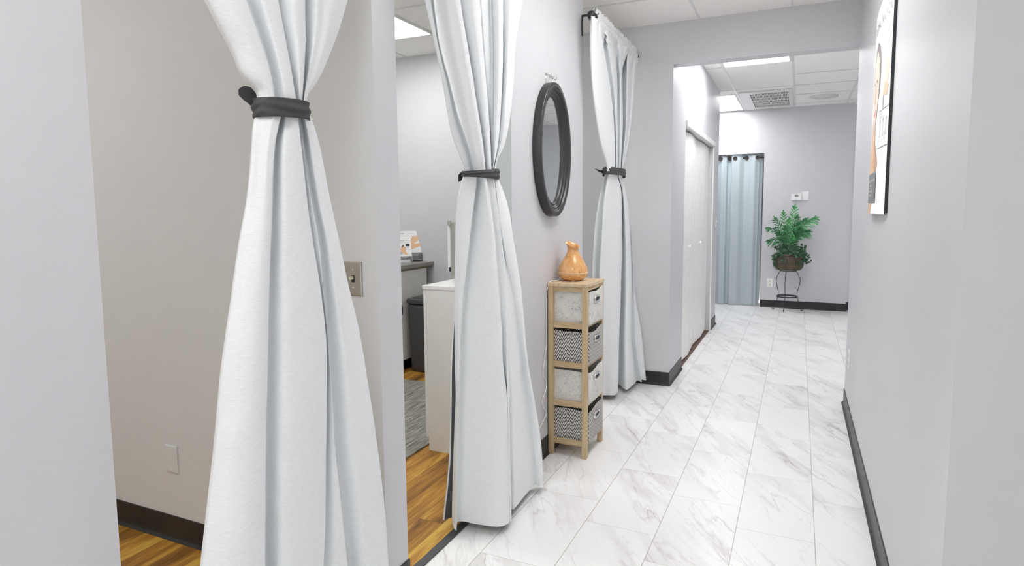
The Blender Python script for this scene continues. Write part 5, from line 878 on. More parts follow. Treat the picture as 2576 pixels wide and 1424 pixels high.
# ------------------------------------------------------------------ oval mirror
MY, MZ, MA, MB = 3.146, 1.686, 0.232, 0.357
t = thing('oval_mirror', 'oval wall mirror in stepped black frame', 'mirror', (XL, MY, MZ))
bm = bmesh.new(); seg = 96
prof = [(0, 0.0), (0, 0.040), (0.003, 0.044), (0.026, 0.044), (0.029, 0.040), (0.031, 0.033), (0.036, 0.031), (0.039, 0.034), (0.044, 0.034), (0.048, 0.029), (0.051, 0.023), (0.055, 0.023), (0.058, 0.026), (0.063, 0.025), (0.067, 0.018), (0.070, 0.012), (0.070, 0.0)]
rings = []
for (inset, h) in prof:
    rings.append([bm.verts.new((XL+0.001+h, MY+(MA-inset)*math.cos(2*math.pi*k/seg), MZ+(MB-inset*1.12)*math.sin(2*math.pi*k/seg))) for k in range(seg)])
for i in range(len(rings)-1):
    for k in range(seg):
        f = bm.faces.new((rings[i][k], rings[i][(k+1) % seg], rings[i+1][(k+1) % seg], rings[i+1][k])); f.smooth = True
bmesh.ops.recalc_face_normals(bm, faces=bm.faces[:])
o = link('frame', bm, M['mirror_frame'], t)
bm = bmesh.new()
for x in (XL+0.008, XL+0.014):
    rings.append([bm.verts.new((x, MY+(MA-0.069)*math.cos(2*math.pi*k/seg), MZ+(MB-0.069*1.12)*math.sin(2*math.pi*k/seg))) for k in range(seg)])
bm.faces.new(rings[-1]); bm.faces.new(rings[-2][::-1])
for k in range(seg): bm.faces.new((rings[-2][k], rings[-2][(k+1) % seg], rings[-1][(k+1) % seg], rings[-1][k]))
bmesh.ops.recalc_face_normals(bm, faces=bm.faces[:])
link('mirror_glass', bm, M['mirror'], t)
# clear hook strip above it
t = thing('hook_strip', 'small thin wire triple hook above oval mirror', 'hook', (XL, 3.15, 2.06))
for y in (3.094, 3.192):
    bm = bmesh.new()
    for d in (-0.006, 0.006): tube(bm, [(XL+0.0018, y+d, 2.018), (XL+0.0018, y+d, 2.088)], 0.0007, 6)
    tube(bm, [(XL+0.0018, y-0.006, 2.088), (XL+0.0018, y+0.006, 2.088)], 0.0009, 6)
    link('wire_strap', bm, M['chrome'], t)
link('wire_bar', tube(bmesh.new(), [(XL+0.0025, 3.088, 2.086), (XL+0.0025, 3.198, 2.086)], 0.0014, 6), M['chrome'], t)
for y in (3.105, 3.145, 3.185):
    bm = tube(bmesh.new(), smooth_path([(XL+0.003, y, 2.088), (XL+0.008, y, 2.080), (XL+0.016, y, 2.068), (XL+0.026, y, 2.070), (XL+0.030, y, 2.084)], 5), 0.003, 8)
    link('hook', bm, M['chrome'], t)

# ------------------------------------------------------------------ basket tower
TX0, TX1, TY0, TY1, TZ = -1.243, -1.019, 3.108, 3.420, 0.967
t = thing('storage_tower', 'tall narrow pale wood tower holding four fabric baskets', 'shelf unit', ((TX0+TX1)/2, (TY0+TY1)/2, 0))
pw = 0.028
for x in (TX0, TX1-pw):
    for y in (TY0, TY1-pw):
        bm = bmesh.new(); box(bm, x, x+pw, y, y+pw, 0, TZ-0.018, 0.002)
        link('post', bm, M['pine_v'], t)
link('top', B(TX0-0.002, TX1+0.002, TY0-0.002, TY1+0.002, TZ-0.018, TZ, 0.002), M['pine_top'], t)
LV = (0.082, 0.299, 0.518, 0.737, 0.938)
for z in LV:
    hh = 0.013
    bm = bmesh.new()
    box(bm, TX0+pw, TX1-pw, TY0+0.006, TY0+0.018, z-0.017, z+0.015, 0.001)
    box(bm, TX0+pw, TX1-pw, TY1-0.018, TY1-0.006, z-0.017, z+0.015, 0.001)
    box(bm, TX1-0.014, TX1-0.002, TY0+pw, TY1-pw, z-(0.009 if z < 0.9 else 0.01), z+0.012, 0.001)
    box(bm, TX0+0.002, TX0+0.014, TY0+pw, TY1-pw, z-0.010, z+0.012, 0.001)
    if z < 0.9: box(bm, TX0+0.014, TX1-0.014, TY0+0.018, TY1-0.018, z-0.002, z+0.004)
    link('rail', bm, M['pine_x'], t)
def basket(z, mat, label, seed, lean):
    h = 0.184; x0, x1, y0, y1 = TX0+0.020, TX1+0.006, TY0+0.029, TY1-0.029
    t = thing('fabric_basket', label, 'basket', ((x0+x1)/2, (y0+y1)/2, z), 'fabric baskets in the wooden tower')
    bm = bmesh.new(); nx, ny, nz = 10, 12, 10; th = 0.004
    def pos(s, f, inner):      # s 0..4 around, f 0..1 up
        side = int(s) % 4; u = s-int(s)
        xx0, xx1, yy0, yy1 = (x0+th, x1-th, y0+th, y1-th) if inner else (x0, x1, y0, y1)
        c = [(xx0, yy0), (xx1, yy0), (xx1, yy1), (xx0, yy1), (xx0, yy0)]
        x = c[side][0]*(1-u)+c[side+1][0]*u; y = c[side][1]*(1-u)+c[side+1][1]*u
        bul = 0.006*math.sin(math.pi*u)*math.sin(math.pi*f)
        if side == 1: x += bul*1.4+lean*f*math.sin(math.pi*u*0.9)
        top = h
        if side == 1: top = h-0.012+0.016*u+0.006*math.sin(u*7+seed)
        if side == 0: top = h-0.004-0.008*u+0.002*math.sin(u*9+seed)
        if side == 2: top = h+0.004-0.006*u
        if side == 3: top = h-0.002-0.002*u
        x += 0.0012*mn.noise(Vector((u*4, f*5, seed+side)))
        return Vector((x, y, z+0.001+top*f+(0.004 if inner and f == 0 else 0)))
    N_ = 48
    def ring(f, inner): return [bm.verts.new(pos(4*k/N_, f, inner)) for k in range(N_)]
    R = [ring(i/nz, False) for i in range(nz+1)]+[ring(1-i/nz, True) for i in range(nz+1)]
    for i in range(len(R)-1):
        for k in range(N_):
            bm.faces.new((R[i][k], R[i][(k+1) % N_], R[i+1][(k+1) % N_], R[i+1][k]))
    bm.faces.new(R[0][::-1]); bm.faces.new(R[-1]); bmesh.ops.recalc_face_normals(bm, faces=bm.faces[:])
    body = link('basket_body', bm, mat, t)
    # oval metal grommet handle on the hall side
    hy, hz = (y0+y1)/2-0.02, z+h-0.050; hx = x1+0.0085+lean*0.8
    bm = bmesh.new(); seg = 32; rr = []
    def so(a, ay, az): 
        c, s = math.cos(a), math.sin(a); return (math.copysign(abs(c)**0.5, c)*ay, math.copysign(abs(s)**0.5, s)*az)
    for (g, xx) in ((0, 0.0), (0.001, 0.0035), (0.006, 0.0045), (0.009, 0.0025), (0.0092, 0.0012)):
        rr.append([bm.verts.new((hx+xx-0.001, hy+so(2*math.pi*k/seg, 0.048-g, 0.019-g)[0], hz+so(2*math.pi*k/seg, 0.048-g, 0.019-g)[1])) for k in range(seg)])
    for i in range(len(rr)-1):
        for k in range(seg): bm.faces.new((rr[i][k], rr[i][(k+1) % seg], rr[i+1][(k+1) % seg], rr[i+1][k])).smooth = True
    bm.faces.new(rr[-1]).material_index = 1
    bmesh.ops.recalc_face_normals(bm, faces=bm.faces[:])
    link('handle', bm, [M['chrome'], M['slot_dark']], t)
basket(LV[3]+0.004, M['floral'], 'fabric basket with grey line flowers, topmost in wooden tower', 1.0, 0.002)
basket(LV[2]+0.004, M['chevron'], 'black and white diamond patterned basket, second from tower top', 2.0, 0.004)
basket(LV[1]+0.004, M['floral'], 'fabric basket with grey line flowers, third from tower top', 3.0, 0.003)
basket(LV[0]+0.004, M['chevron'], 'black and white diamond patterned basket, lowest in wooden tower', 4.0, 0.005)

# aroma diffuser on top
VX, VY, VZ = -1.152, 3.262, TZ
t = thing('aroma_diffuser', 'wood-grain vase-shaped aroma diffuser on top of basket tower', 'diffuser', (VX, VY, VZ))
s = 1.0
def vase_ring(bm, prof, seg=40, lipz=None):
    rings = []
    for (r, h) in prof:
        ring = []
        for k in range(seg):
            a = 2*math.pi*k/seg; hh = h; rr_ = r; ox = oy = 0
            if h > 0.155:      # mouth sweeps up to a spout on the near-left side
                f = (h-0.155)/0.045; w = math.cos(a-math.radians(160)); wl = math.cos(a-math.radians(204))
                hh = 0.155+(h-0.155)*(0.62+0.38*w); rr_ = r*(1+0.24*f*max(0, wl)**2)
            if hh > 0.048: hh = 0.048+(hh-0.048)*1.15
            ring.append(bm.verts.new((VX+rr_*math.cos(a), VY+rr_*math.sin(a), VZ+hh)))
        rings.append(ring)
    for i in range(len(rings)-1):
        for k in range(seg):
            f = bm.faces.new((rings[i][k], rings[i][(k+1) % seg], rings[i+1][(k+1) % seg], rings[i+1][k])); f.smooth = True
    bmesh.ops.recalc_face_normals(bm, faces=bm.faces[:]); return rings
bm = bmesh.new()
up_prof = [(0.0845, 0.048), (0.083, 0.062), (0.076, 0.080), (0.066, 0.097), (0.053, 0.115), (0.041, 0.132), (0.0335, 0.147), (0.030, 0.160), (0.0295, 0.172), (0.032, 0.186), (0.038, 0.200), (0.036, 0.1995), (0.029, 0.185), (0.0265, 0.172), (0.026, 0.158)]
R = vase_ring(bm, up_prof)
bm.faces.new(R[-1])
link('upper_shell', bm, M['vase'], t)
bm = bmesh.new(); lathe(bm, [(0.050, 0.004), (0.060, 0.008), (0.071, 0.018), (0.080, 0.031), (0.0845, 0.0455)], (VX, VY, VZ), 40); link('lower_shell', bm, M['vase'], t)
bm = bmesh.new(); lathe(bm, [(0.083, 0.0450), (0.0855, 0.0455), (0.0858, 0.047), (0.0855, 0.0485), (0.083, 0.049)], (VX, VY, VZ), 40); link('seam_band', bm, M['vase_band'], t)
for a in (290, 50, 170):
    bm = bmesh.new(); lathe(bm, [(0.010, 0.0003), (0.010, 0.006)], (VX+0.045*math.cos(math.radians(a)), VY+0.045*math.sin(math.radians(a)), VZ), 14); link('foot', bm, M['vase_band'], t)
bm = tube(bmesh.new(), smooth_path([(VX-0.045, VY+0.02, TZ+0.008), (VX-0.062, VY-0.005, TZ+0.010), (TX0+0.022, 3.19, TZ+0.004), (TX0-0.0008, 3.15, TZ+0.004), (TX0-0.0028, 3.12, TZ-0.02), (-1.2445, 3.092, 0.90), (-1.2445, 3.088, 0.70), (-1.2445, 3.085, 0.62), (-1.244, 3.045, 0.52), (-1.243, 3.035, 0.47), (-1.243, 3.082, 0.42), (-1.243, 3.070, 0.37), (-1.242, 3.02, 0.33), (-1.242, 3.03, 0.29), (-1.242, 3.078, 0.245), (-1.242, 3.04, 0.215), (-1.242, 2.93, 0.16), (-1.240, 2.90, 0.13)], 6), 0.0026, 6)
tag(link('power_cord', bm, M['cord']), 'thin white power cord dangling down wall beside basket tower', 'cord')

# ------------------------------------------------------------------ switches, plates, outlets
def plate(axis, c, w, h, d, mat, t, bev=0.003, name='plate'):
    # axis: outward normal '-y', '+x', '-x'
    x, y, z = c; bm = bmesh.new()
    if axis == '-y': box(bm, x-w/2, x+w/2, y-d, y-0.0005, z-h/2, z+h/2)
    elif axis == '+x': box(bm, x+0.0005, x+d, y-w/2, y+w/2, z-h/2, z+h/2)
    else: box(bm, x-d, x-0.0005, y-w/2, y+w/2, z-h/2, z+h/2)
    n = {'-y': Vector((0, -1, 0)), '+x': Vector((1, 0, 0)), '-x': Vector((-1, 0, 0))}[axis]
    bm.normal_update()
    fr = [f for f in bm.faces if f.normal.dot(n) > 0.9]
    bmesh.ops.bevel(bm, geom=[e for f in fr for e in f.edges], offset=bev, segments=2, affect='EDGES', profile=0.6)
    return link(name, bm, mat, t)
def screw(c, axis, t, mat):
    ax = {'-y': 'y', '+x': 'x', '-x': 'x'}[axis]; s = -1 if axis[0] == '-' else 1
    bm = bmesh.new(); lathe(bm, [(0.0034, 0), (0.0034, 0.0012*s), (0.002, 0.002*s)], c, 12, axis=ax); link('screw', bm, mat, t)
# metal toggle switch in the nearest room
sx, sz = -1.352, 1.136
t = thing('light_switch', 'brushed metal toggle light switch right of nearest curtain', 'light switch', (sx, 1.633, sz))
plate('-y', (sx, 1.633, sz), 0.070, 0.115, 0.006, M['steel'], t)
for dz in (0.03, -0.03): screw((sx, 1.6272, sz+dz), '-y', t, M['chrome'])
bm = bmesh.new(); box(bm, sx-0.006, sx+0.006, 1.6255, 1.6275, sz-0.012, sz+0.012, 0.0005, 1); box(bm, sx-0.0042, sx+0.0042, 1.611, 1.627, sz-0.002, sz+0.008, 0.0015)
link('toggle', bm, [M['ivory'], M['slot_dark']], t)
# blank plate low in nearest room
px_, pz_ = -2.318, 0.352
t = thing('wall_plate', 'blank painted wall plate low on wall left of nearest curtain', 'wall plate', (px_, 1.633, pz_))
plate('-y', (px_, 1.633, pz_), 0.072, 0.115, 0.007, M['wall_room'], t, 0.005)
for dz in (0.042, -0.042): screw((px_, 1.6262, pz_+dz), '-y', t, M['plate_white'])
# hall switch beyond the closet
t = thing('light_switch', 'white toggle switch on wall beyond closet doors', 'light switch', (XC, 7.50, 1.228))
plate('+x', (XC, 7.50, 1.228), 0.070, 0.115, 0.006, M['plate_white'], t)
bm = bmesh.new(); box(bm, XC+0.006, XC+0.018, 7.496, 7.504, 1.226, 1.236, 0.001); link('toggle', bm, M['plate_white'], t)
# thermostat and blank plate on far wall
t = thing('thermostat', 'white thermostat with grey screen on far wall above palm', 'thermostat', (-0.043, YF, 1.531))
bm = B(-0.107, 0.022, YF-0.030, YF-0.0006, 1.487, 1.575, 0.006); link('body', bm, M['plate_white'], t)
link('screen', B(-0.066, -0.020, YF-0.0315, YF-0.0298, 1.532, 1.568, 0.0005), M['thermo_screen'], t)
bm = bmesh.new(); text_mesh(bm, '70', 0.024, (-0.055, YF-0.0320, 1.541), (1, 0, 0), (0, 0, 1)); link('digits', bm, M['slot_dark'], t)
link('button', B(-0.058, -0.028, YF-0.0312, YF-0.0298, 1.498, 1.502, 0.0005), M['print_mid'], t)
t = thing('wall_plate', 'white blank plate beside the thermostat on far wall', 'wall plate', (0.066, YF, 1.548))
plate('-y', (0.066, YF, 1.548), 0.084, 0.122, 0.006, M['plate_white'], t)
# outlets
def outlet(axis, c, label):
    x, y, z = c; t = thing('wall_outlet', label, 'outlet', c)
    plate(axis, c, 0.078, 0.122, 0.006, M['plate_white'], t)
    for dz in (0.025, -0.025):
        bm = bmesh.new()
        if axis == '-y':
            lathe(bm, [(0.0165, 0), (0.0165, -0.002)], (x, y-0.006, z+dz), 20, axis='y')
            for dx in (-0.006, 0.006): box(bm, x+dx-0.001, x+dx+0.001, y-0.0086, y-0.0079, z+dz-0.001, z+dz+0.007, 0, 1)
            box(bm, x-0.002, x+0.002, y-0.0086, y-0.0079, z+dz-0.010, z+dz-0.006, 0, 1)
        else:
            lathe(bm, [(0.0165, 0), (0.0165, -0.002)], (x-0.006, y, z+dz), 20, axis='x')
            for dy in (-0.006, 0.006): box(bm, x-0.0086, x-0.0079, y+dy-0.001, y+dy+0.001, z+dz-0.001, z+dz+0.007, 0, 1)
        link('socket', bm, [M['ivory'], M['slot_dark']], t)
outlet('-y', (-0.342, YF, 0.345), 'white double outlet low on far wall beside blue curtain')
outlet('-x', (XR, 4.470, 0.382), 'white outlet low on right wall near the far corner')
# small dark catch on the end of the mirror wall
bm = B(XL-0.055, XL-0.004, 3.7165, 3.726, 1.110, 1.205, 0.002)
tag(link('catch_plate', bm, M['steel']), 'small grey metal plate on wall end behind the aroma diffuser', 'plate')

# ------------------------------------------------------------------ wall poster
PX = XR
PY0, PY1, PZ0, PZ1 = 2.945, 3.525, 1.336, 2.275        # PY1 is its left side seen from the hall
t = thing('wall_poster', 'skin care poster with woman\'s face on right wall', 'poster', (PX, 3.23, 1.8))
def curl(y, z):      # the sheet stands off the wall and bows a little at its far and lower edges
    u = (y-PY0)/(PY1-PY0)
    return 0.012+0.010*math.sin(math.pi*u*1.0)+0.006*u
bm = bmesh.new(); nu, nv = 24, 4; fr = []; bk = []
for j in range(nv+1):
    z = PZ0+(PZ1-PZ0)*j/nv
    fr.append([bm.verts.new((PX-curl(PY0+(PY1-PY0)*i/nu, z), PY0+(PY1-PY0)*i/nu, z)) for i in range(nu+1)])
    bk.append([bm.verts.new((PX-curl(PY0+(PY1-PY0)*i/nu, z)+0.004, PY0+(PY1-PY0)*i/nu, z)) for i in range(nu+1)])
for j in range(nv):
    for i in range(nu):
        bm.faces.new((fr[j][i], fr[j+1][i], fr[j+1][i+1], fr[j][i+1])).smooth = True
        bm.faces.new((bk[j][i], bk[j][i+1], bk[j+1][i+1], bk[j+1][i])).smooth = True
for j in range(nv):
    for i in (0, nu):
        f = bm.faces.new((fr[j][i], bk[j][i], bk[j+1][i], fr[j+1][i])); f.material_index = 1 if i == 0 else 0
for i in range(nu):
    for j in (0, nv): bm.faces.new((fr[j][i], bk[j][i], bk[j][i+1], fr[j][i+1]))
link('sheet', bm, [M['paper'], M['black_edge']], t)
link('mounting_board', B(PX-0.0105, PX-0.0006, PY0-0.004, PY0+0.05, PZ0+0.004, PZ1, 0.001), M['black_edge'], t)
# printed picture; a runs 0..1 from the far (left) edge to the near edge, b 0..1 upwards
def PPt(a, b, k): 
    y = PY1-a*(PY1-PY0); z = PZ0+b*(PZ1-PZ0); return (PX-curl(y, z)-0.0004*k-0.0004, y, z)
def patch(bm, poly, k, mi):
    # triangulated fan of small strips so that the print follows the bow of the sheet
    me = bmesh.new(); vs = [me.verts.new((p[0], p[1], 0)) for p in poly]; me.faces.new(vs)
    for i in range(1, 24): 
        bmesh.ops.bisect_plane(me, geom=me.verts[:]+me.edges[:]+me.faces[:], plane_co=(i/24, 0, 0), plane_no=(1, 0, 0))
    bmesh.ops.triangulate(me, faces=me.faces[:])
    me.verts.index_update(); nv_ = [bm.verts.new(PPt(v.co.x, v.co.y, k)) for v in me.verts]
    for f in me.faces: bm.faces.new([nv_[v.index] for v in f.verts]).material_index = mi
    me.free()
def ell(cx, cy, rx, ry, n=28, a0=0, a1=360): return [(cx+rx*math.cos(math.radians(a0+(a1-a0)*k/n)), cy+ry*math.sin(math.radians(a0+(a1-a0)*k/n))) for k in range(n)]
bm = bmesh.new()
mats = [M['hair'], M['skin3'], M['skin'], M['skin2'], M['lips'], M['print_grey'], M['paper'], M['print_mid']]
patch(bm, [(0.0, 0.30), (0.0, 0.0), (0.30, 0.0), (0.46, 0.14), (0.52, 0.24), (0.44, 0.33), (0.20, 0.36)], 1, 2)          # shoulder
patch(bm, [(0.44, 0.34), (0.62, 0.24), (0.50, 0.18), (0.38, 0.26)], 2, 3)
patch(bm, [(0.10, 0.27), (0.16, 0.46), (0.40, 0.46), (0.44, 0.26)], 2, 2)                                               # neck
patch(bm, ell(0.36, 0.66, 0.24, 0.165), 2, 0)                                                                           # hair
patch(bm, [(0.15, 0.66), (0.15, 0.56), (0.20, 0.47), (0.29, 0.41), (0.37, 0.41), (0.47, 0.48), (0.53, 0.57), (0.54, 0.66), (0.50, 0.73), (0.42, 0.78), (0.32, 0.78), (0.22, 0.74)], 3, 1)   # face
patch(bm, ell(0.13, 0.585, 0.022, 0.032), 3, 2)                                                                         # ear
patch(bm, ell(0.26, 0.640, 0.040, 0.008), 4, 0); patch(bm, ell(0.42, 0.640, 0.040, 0.008), 4, 0)                           # brows
patch(bm, ell(0.27, 0.615, 0.032, 0.010), 4, 6); patch(bm, ell(0.42, 0.615, 0.032, 0.010), 4, 6)                           # eyes
patch(bm, ell(0.27, 0.615, 0.013, 0.009), 5, 0); patch(bm, ell(0.42, 0.615, 0.013, 0.009), 5, 0)
patch(bm, [(0.325, 0.62), (0.315, 0.545), (0.335, 0.532), (0.365, 0.532), (0.375, 0.545), (0.360, 0.62)], 4, 3)             # nose
patch(bm, ell(0.345, 0.493, 0.060, 0.009), 4, 4); patch(bm, ell(0.345, 0.483, 0.048, 0.011), 4, 4)                         # mouth
patch(bm, [(0.0, 0.055), (0.0, 0.20), (0.60, 0.20), (0.60, 0.055)], 5, 5)                                               # grey box
patch(bm, ell(0.88, 0.64, 0.07, 0.055), 1, 1); patch(bm, [(0.74, 0.54), (0.80, 0.60), (0.95, 0.57), (0.90, 0.53)], 2, 2)    # small picture, right
patch(bm, ell(0.76, 0.51, 0.018, 0.035), 2, 7)
for y in (0.475, 0.305): patch(bm, [(0.60, y), (1.0, y), (1.0, y+0.003), (0.60, y+0.003)], 2, 5)
for k, x in enumerate((0.68, 0.80, 0.92)):
    for (bx0, bx1, by0, by1) in ((x-0.022, x-0.016, 0.36, 0.42), (x+0.016, x+0.022, 0.36, 0.42), (x-0.022, x+0.022, 0.356, 0.360), (x-0.012, x+0.012, 0.42, 0.435)):
        patch(bm, [(bx0, by0), (bx1, by0), (bx1, by1), (bx0, by1)], 2, 7)
link('picture', bm, mats, t)
# lettering, written from far (left) to near (right)
def ptext(s, size, a, b, mat, k=6, sq=1.0, name='lettering'):
    bm = bmesh.new(); text_mesh(bm, s, size, (0, 0, 0), (1, 0, 0), (0, 1, 0), 0, sq)
    for v in bm.verts:
        y = PY1-a*(PY1-PY0)-v.co.x; z = PZ0+b*(PZ1-PZ0)+v.co.y; v.co = (PX-curl(y, z)-0.0004*k-0.0006, y, z)
    return link(name, bm, mat, t)
ptext('DERMAL', 0.062, 0.10, 0.885, M['print_grey'])
ptext('INFUSION', 0.062, 0.52, 0.885, M['print_mid'], 6, 0.95)
ptext('SILKPEEL', 0.030, 0.12, 0.945, M['print_mid'])
ptext('ADVANCED AND EFFECTIVE TREATMENT', 0.0165, 0.03, 0.158, M['paper'])
ptext('FOR EVERY SKIN', 0.0165, 0.16, 0.134, M['paper'])
ptext('EXFOLIATE \u2022 EXTRACT \u2022 INFUSE', 0.0125, 0.10, 0.108, M['paper'])
ptext('TREATMENTS FOR FACE AND BODY', 0.0125, 0.05, 0.088, M['paper'])
ptext('BEFORE', 0.014, 0.72, 0.715, M['print_mid']); ptext('AND AFTER', 0.014, 0.72, 0.695, M['print_mid'])
ptext('CUSTOMIZED', 0.014, 0.62, 0.455, M['print_mid']); ptext('SERUMS FOR SKIN', 0.014, 0.62, 0.438, M['print_mid'])
for a in (0.65, 0.77, 0.89): ptext('serum', 0.012, a, 0.335, M['print_mid'])
ptext('ASK TODAY', 0.016, 0.70, 0.06, M['print_mid'])

# ------------------------------------------------------------------ blue curtain at the end
t = thing('eyelet_curtain', 'icy blue eyelet curtain hanging in doorway of far wall', 'curtain', (-0.85, YF+0.05, 0.02))
bm = bmesh.new(); xs0, xs1 = -1.28, -0.485; nu = 160
gx = [-1.162, -1.042, -0.92, -0.849, -0.696, -0.553]
def by_(x, z):
    f = (z-0.0)/2.1
    keys = [(-1.28, 0.0), (-1.16, -0.03), (-1.09, 0.02), (-1.02, -0.035), (-0.965, -0.02), (-0.94, 0.03), (-0.91, 0.02), (-0.885, -0.045), (-0.80, -0.038), (-0.72, 0.0), (-0.655, -0.022), (-0.59, -0.042), (-0.535, -0.015), (-0.505, 0.02), (-0.485, 0.03)]
    for a, b in zip(keys, keys[1:]):
        if a[0] <= x <= b[0]:
            s_ = (x-a[0])/(b[0]-a[0]); s_ = s_*s_*(3-2*s_); return YF+0.062+(a[1]*(1-s_)+b[1]*s_)*(1.0+0.15*(1-f))+0.004*mn.noise(Vector((x*9, z*2.5, 0)))
    return YF+0.06
zs = [0.012+0.02*0, 0.03, 0.06, 0.1, 0.2, 0.4, 0.7, 1.0, 1.3, 1.6, 1.85, 2.0, 2.06, 2.128]
prev = None
for z in zs:
    row = [bm.verts.new((xs0+(xs1-xs0)*i/nu, by_(xs0+(xs1-xs0)*i/nu, z), z+(0.006*math.sin(i*0.15) if z < 0.05 else (0.008*math.cos((xs0+(xs1-xs0)*i/nu)*60) if z > 2.1 else 0)))) for i in range(nu+1)]
    if prev:
        for i in range(nu): bm.faces.new((prev[i], prev[i+1], row[i+1], row[i])).smooth = True
    prev = row
o = link('panel', bm, M['blue'], t); sm = o.modifiers.new('thick', 'SOLIDIFY'); sm.thickness = 0.002
for x in gx[1:]:
    bm = bmesh.new(); yy = min(by_(x+e, 2.085) for e in (-0.02, 0, 0.02))-0.004
    seg = 24; rr = []
    for (r, d) in ((0.028, 0.0), (0.027, -0.003), (0.022, -0.004), (0.019, -0.002), (0.019, 0.002)):
        rr.append([bm.verts.new((x+r*math.cos(2*math.pi*k/seg), yy+d, 2.088+r*math.sin(2*math.pi*k/seg))) for k in range(seg)])
    for i in range(4):
        for k in range(seg): bm.faces.new((rr[i][k], rr[i][(k+1) % seg], rr[i+1][(k+1) % seg], rr[i+1][k])).smooth = True
    bm.faces.new(rr[-1]).material_index = 1
    bmesh.ops.recalc_face_normals(bm, faces=bm.faces[:]); link('grommet', bm, [M['bronze'], M['slot_dark']], t)
tag(link('curtain_rod', tube(bmesh.new(), [(-1.299, YF+0.06, 2.088), (-0.466, YF+0.06, 2.088)], 0.010, 12), M['bronze']), 'dark tension rod through eyelets of icy blue curtain', 'curtain rod')

# ------------------------------------------------------------------ plant stand and palm
SX, SY = -0.112, 8.945
t = thing('plant_stand', 'black wire plant stand with curved legs by far wall', 'plant stand', (SX, SY, 0))
for a in (205, 262, 338):
    ca, sa = math.cos(math.radians(a)), math.sin(math.radians(a))
    if a == 262: ca, sa = -0.20, -0.62
    if a == 205: ca, sa = -0.93, 0.35
    if a == 338: ca, sa = 1.0, 0.30
    pr = [(0.098, 0.548), (0.125, 0.50), (0.150, 0.44), (0.152, 0.39), (0.138, 0.32), (0.122, 0.26), (0.123, 0.20), (0.142, 0.12), (0.166, 0.05), (0.176, 0.010), (0.188, 0.004), (0.199, 0.016), (0.194, 0.028)]
    bm = tube(bmesh.new(), smooth_path([(SX+r*ca, SY+r*sa, z) for r, z in pr], 5), 0.0042, 8); link('leg', bm, M['black_metal'], t)
for (r, z, hh) in ((0.128, 0.200, 0.009), (0.098, 0.548, 0.004)):
    bm = bmesh.new(); lathe(bm, [(r, -hh), (r+0.006, -hh), (r+0.006, hh), (r, hh), (r, -hh)], (SX, SY, z), 40, caps=False); link('ring', bm, M['black_metal'], t)
PB = thing('potted_palm', 'artificial palm and ivy in moss-lined wire basket on black stand', 'plant', (SX, SY, 0.553))
bm = bmesh.new(); prof = [(0.03, 0.0), (0.10, 0.001), (0.148, 0.014), (0.174, 0.05), (0.184, 0.11), (0.188, 0.20), (0.176, 0.225), (0.15, 0.21), (0.02, 0.205)]
lathe(bm, prof, (SX, SY, 0.556), 64)
bmesh.ops.subdivide_edges(bm, edges=bm.edges[:], cuts=1, use_grid_fill=True)
for v in bm.verts:
    d = Vector((v.co.x-SX, v.co.y-SY, 0)); 
    if d.length > 0.04 and v.co.z > 0.562: v.co += d.normalized()*0.014*mn.noise(v.co*26)+Vector((0, 0, 0.007*mn.noise(v.co*31)))
link('moss_basket', bm, M['coco'], PB, True)
bm = bmesh.new()
for k in range(10):
    a = 2*math.pi*k/10+0.2
    tube(bm, smooth_path([(SX+r*math.cos(a), SY+r*math.sin(a), 0.556+h) for r, h in ((0.09, 0.001), (0.152, 0.008), (0.185, 0.05), (0.196, 0.12), (0.199, 0.20))], 4), 0.0022, 5)
for r, h in ((0.199, 0.20), (0.193, 0.10)):
    tube(bm, [(SX+r*math.cos(2*math.pi*k/32), SY+r*math.sin(2*math.pi*k/32), 0.556+h) for k in range(33)], 0.0028, 5)
link('wire_frame', bm, M['black_metal'], PB)
rnd = random.Random(5)
def leaflet(bm, base, d, nrm, ln, w, droop, mi=0):
    d = d.normalized(); side = d.cross(nrm).normalized(); prev = None; n = 5
    for i in range(n+1):
        f = i/n; c = base+d*ln*f+Vector((0, 0, -droop*f*f*ln)); ww = w*math.sin(math.pi*min(1, 0.12+f*0.88))**0.8*(1 if f < 0.99 else 0.1)
        mid = bm.verts.new(c+nrm*0.0); l = bm.verts.new(c+side*ww+nrm*0.12*ww); r = bm.verts.new(c-side*ww+nrm*0.12*ww)
        if prev:
            for q in ((prev[0], prev[1], l, mid), (prev[2], prev[0], mid, r)):
                f_ = bm.faces.new(q); f_.material_index = mi; f_.smooth = True
        prev = (mid, l, r)
def frond(tip, mid, n_l, ln, mat, seedy):
    base = Vector((SX+rnd.uniform(-0.04, 0.04), SY+rnd.uniform(-0.04, 0.04), 0.74)); path = smooth_path([base, Vector(mid), Vector(tip)], 14)
    bm = bmesh.new(); n = len(path); tube(bm, path, [0.0038*(1-0.7*i/(n-1)) for i in range(n)], 5)
    view = Vector((0.05, -1, 0.1)).normalized()
    st = int(n*0.34)
    for k in range(n_l):
        f = k/(n_l-1); i = min(n-2, int(st+(n-1-st)*f)); p = path[i]; tg = (path[i+1]-path[i]).normalized()
        sd = tg.cross(view).normalized()
        L_ = ln*(0.55+0.75*math.sin(math.pi*(0.15+0.7*f)))*(0.9 if f < 0.9 else 0.75)
        for s in (-1, 1):
            d = (tg*(0.75+0.35*f)+sd*s*(0.85-0.35*f)+view*rnd.uniform(-0.05, 0.45))
            leaflet(bm, p, d, (view+Vector((rnd.uniform(-0.4, 0.4), 0, rnd.uniform(0, 0.5)))).normalized(), L_*rnd.uniform(0.85, 1.1), 0.0085, 0.25+rnd.uniform(0, 0.2))
    leaflet(bm, path[-1], (path[-1]-path[-3]), view, ln*0.7, 0.008, 0.2)
    link('frond', bm, mat, PB)
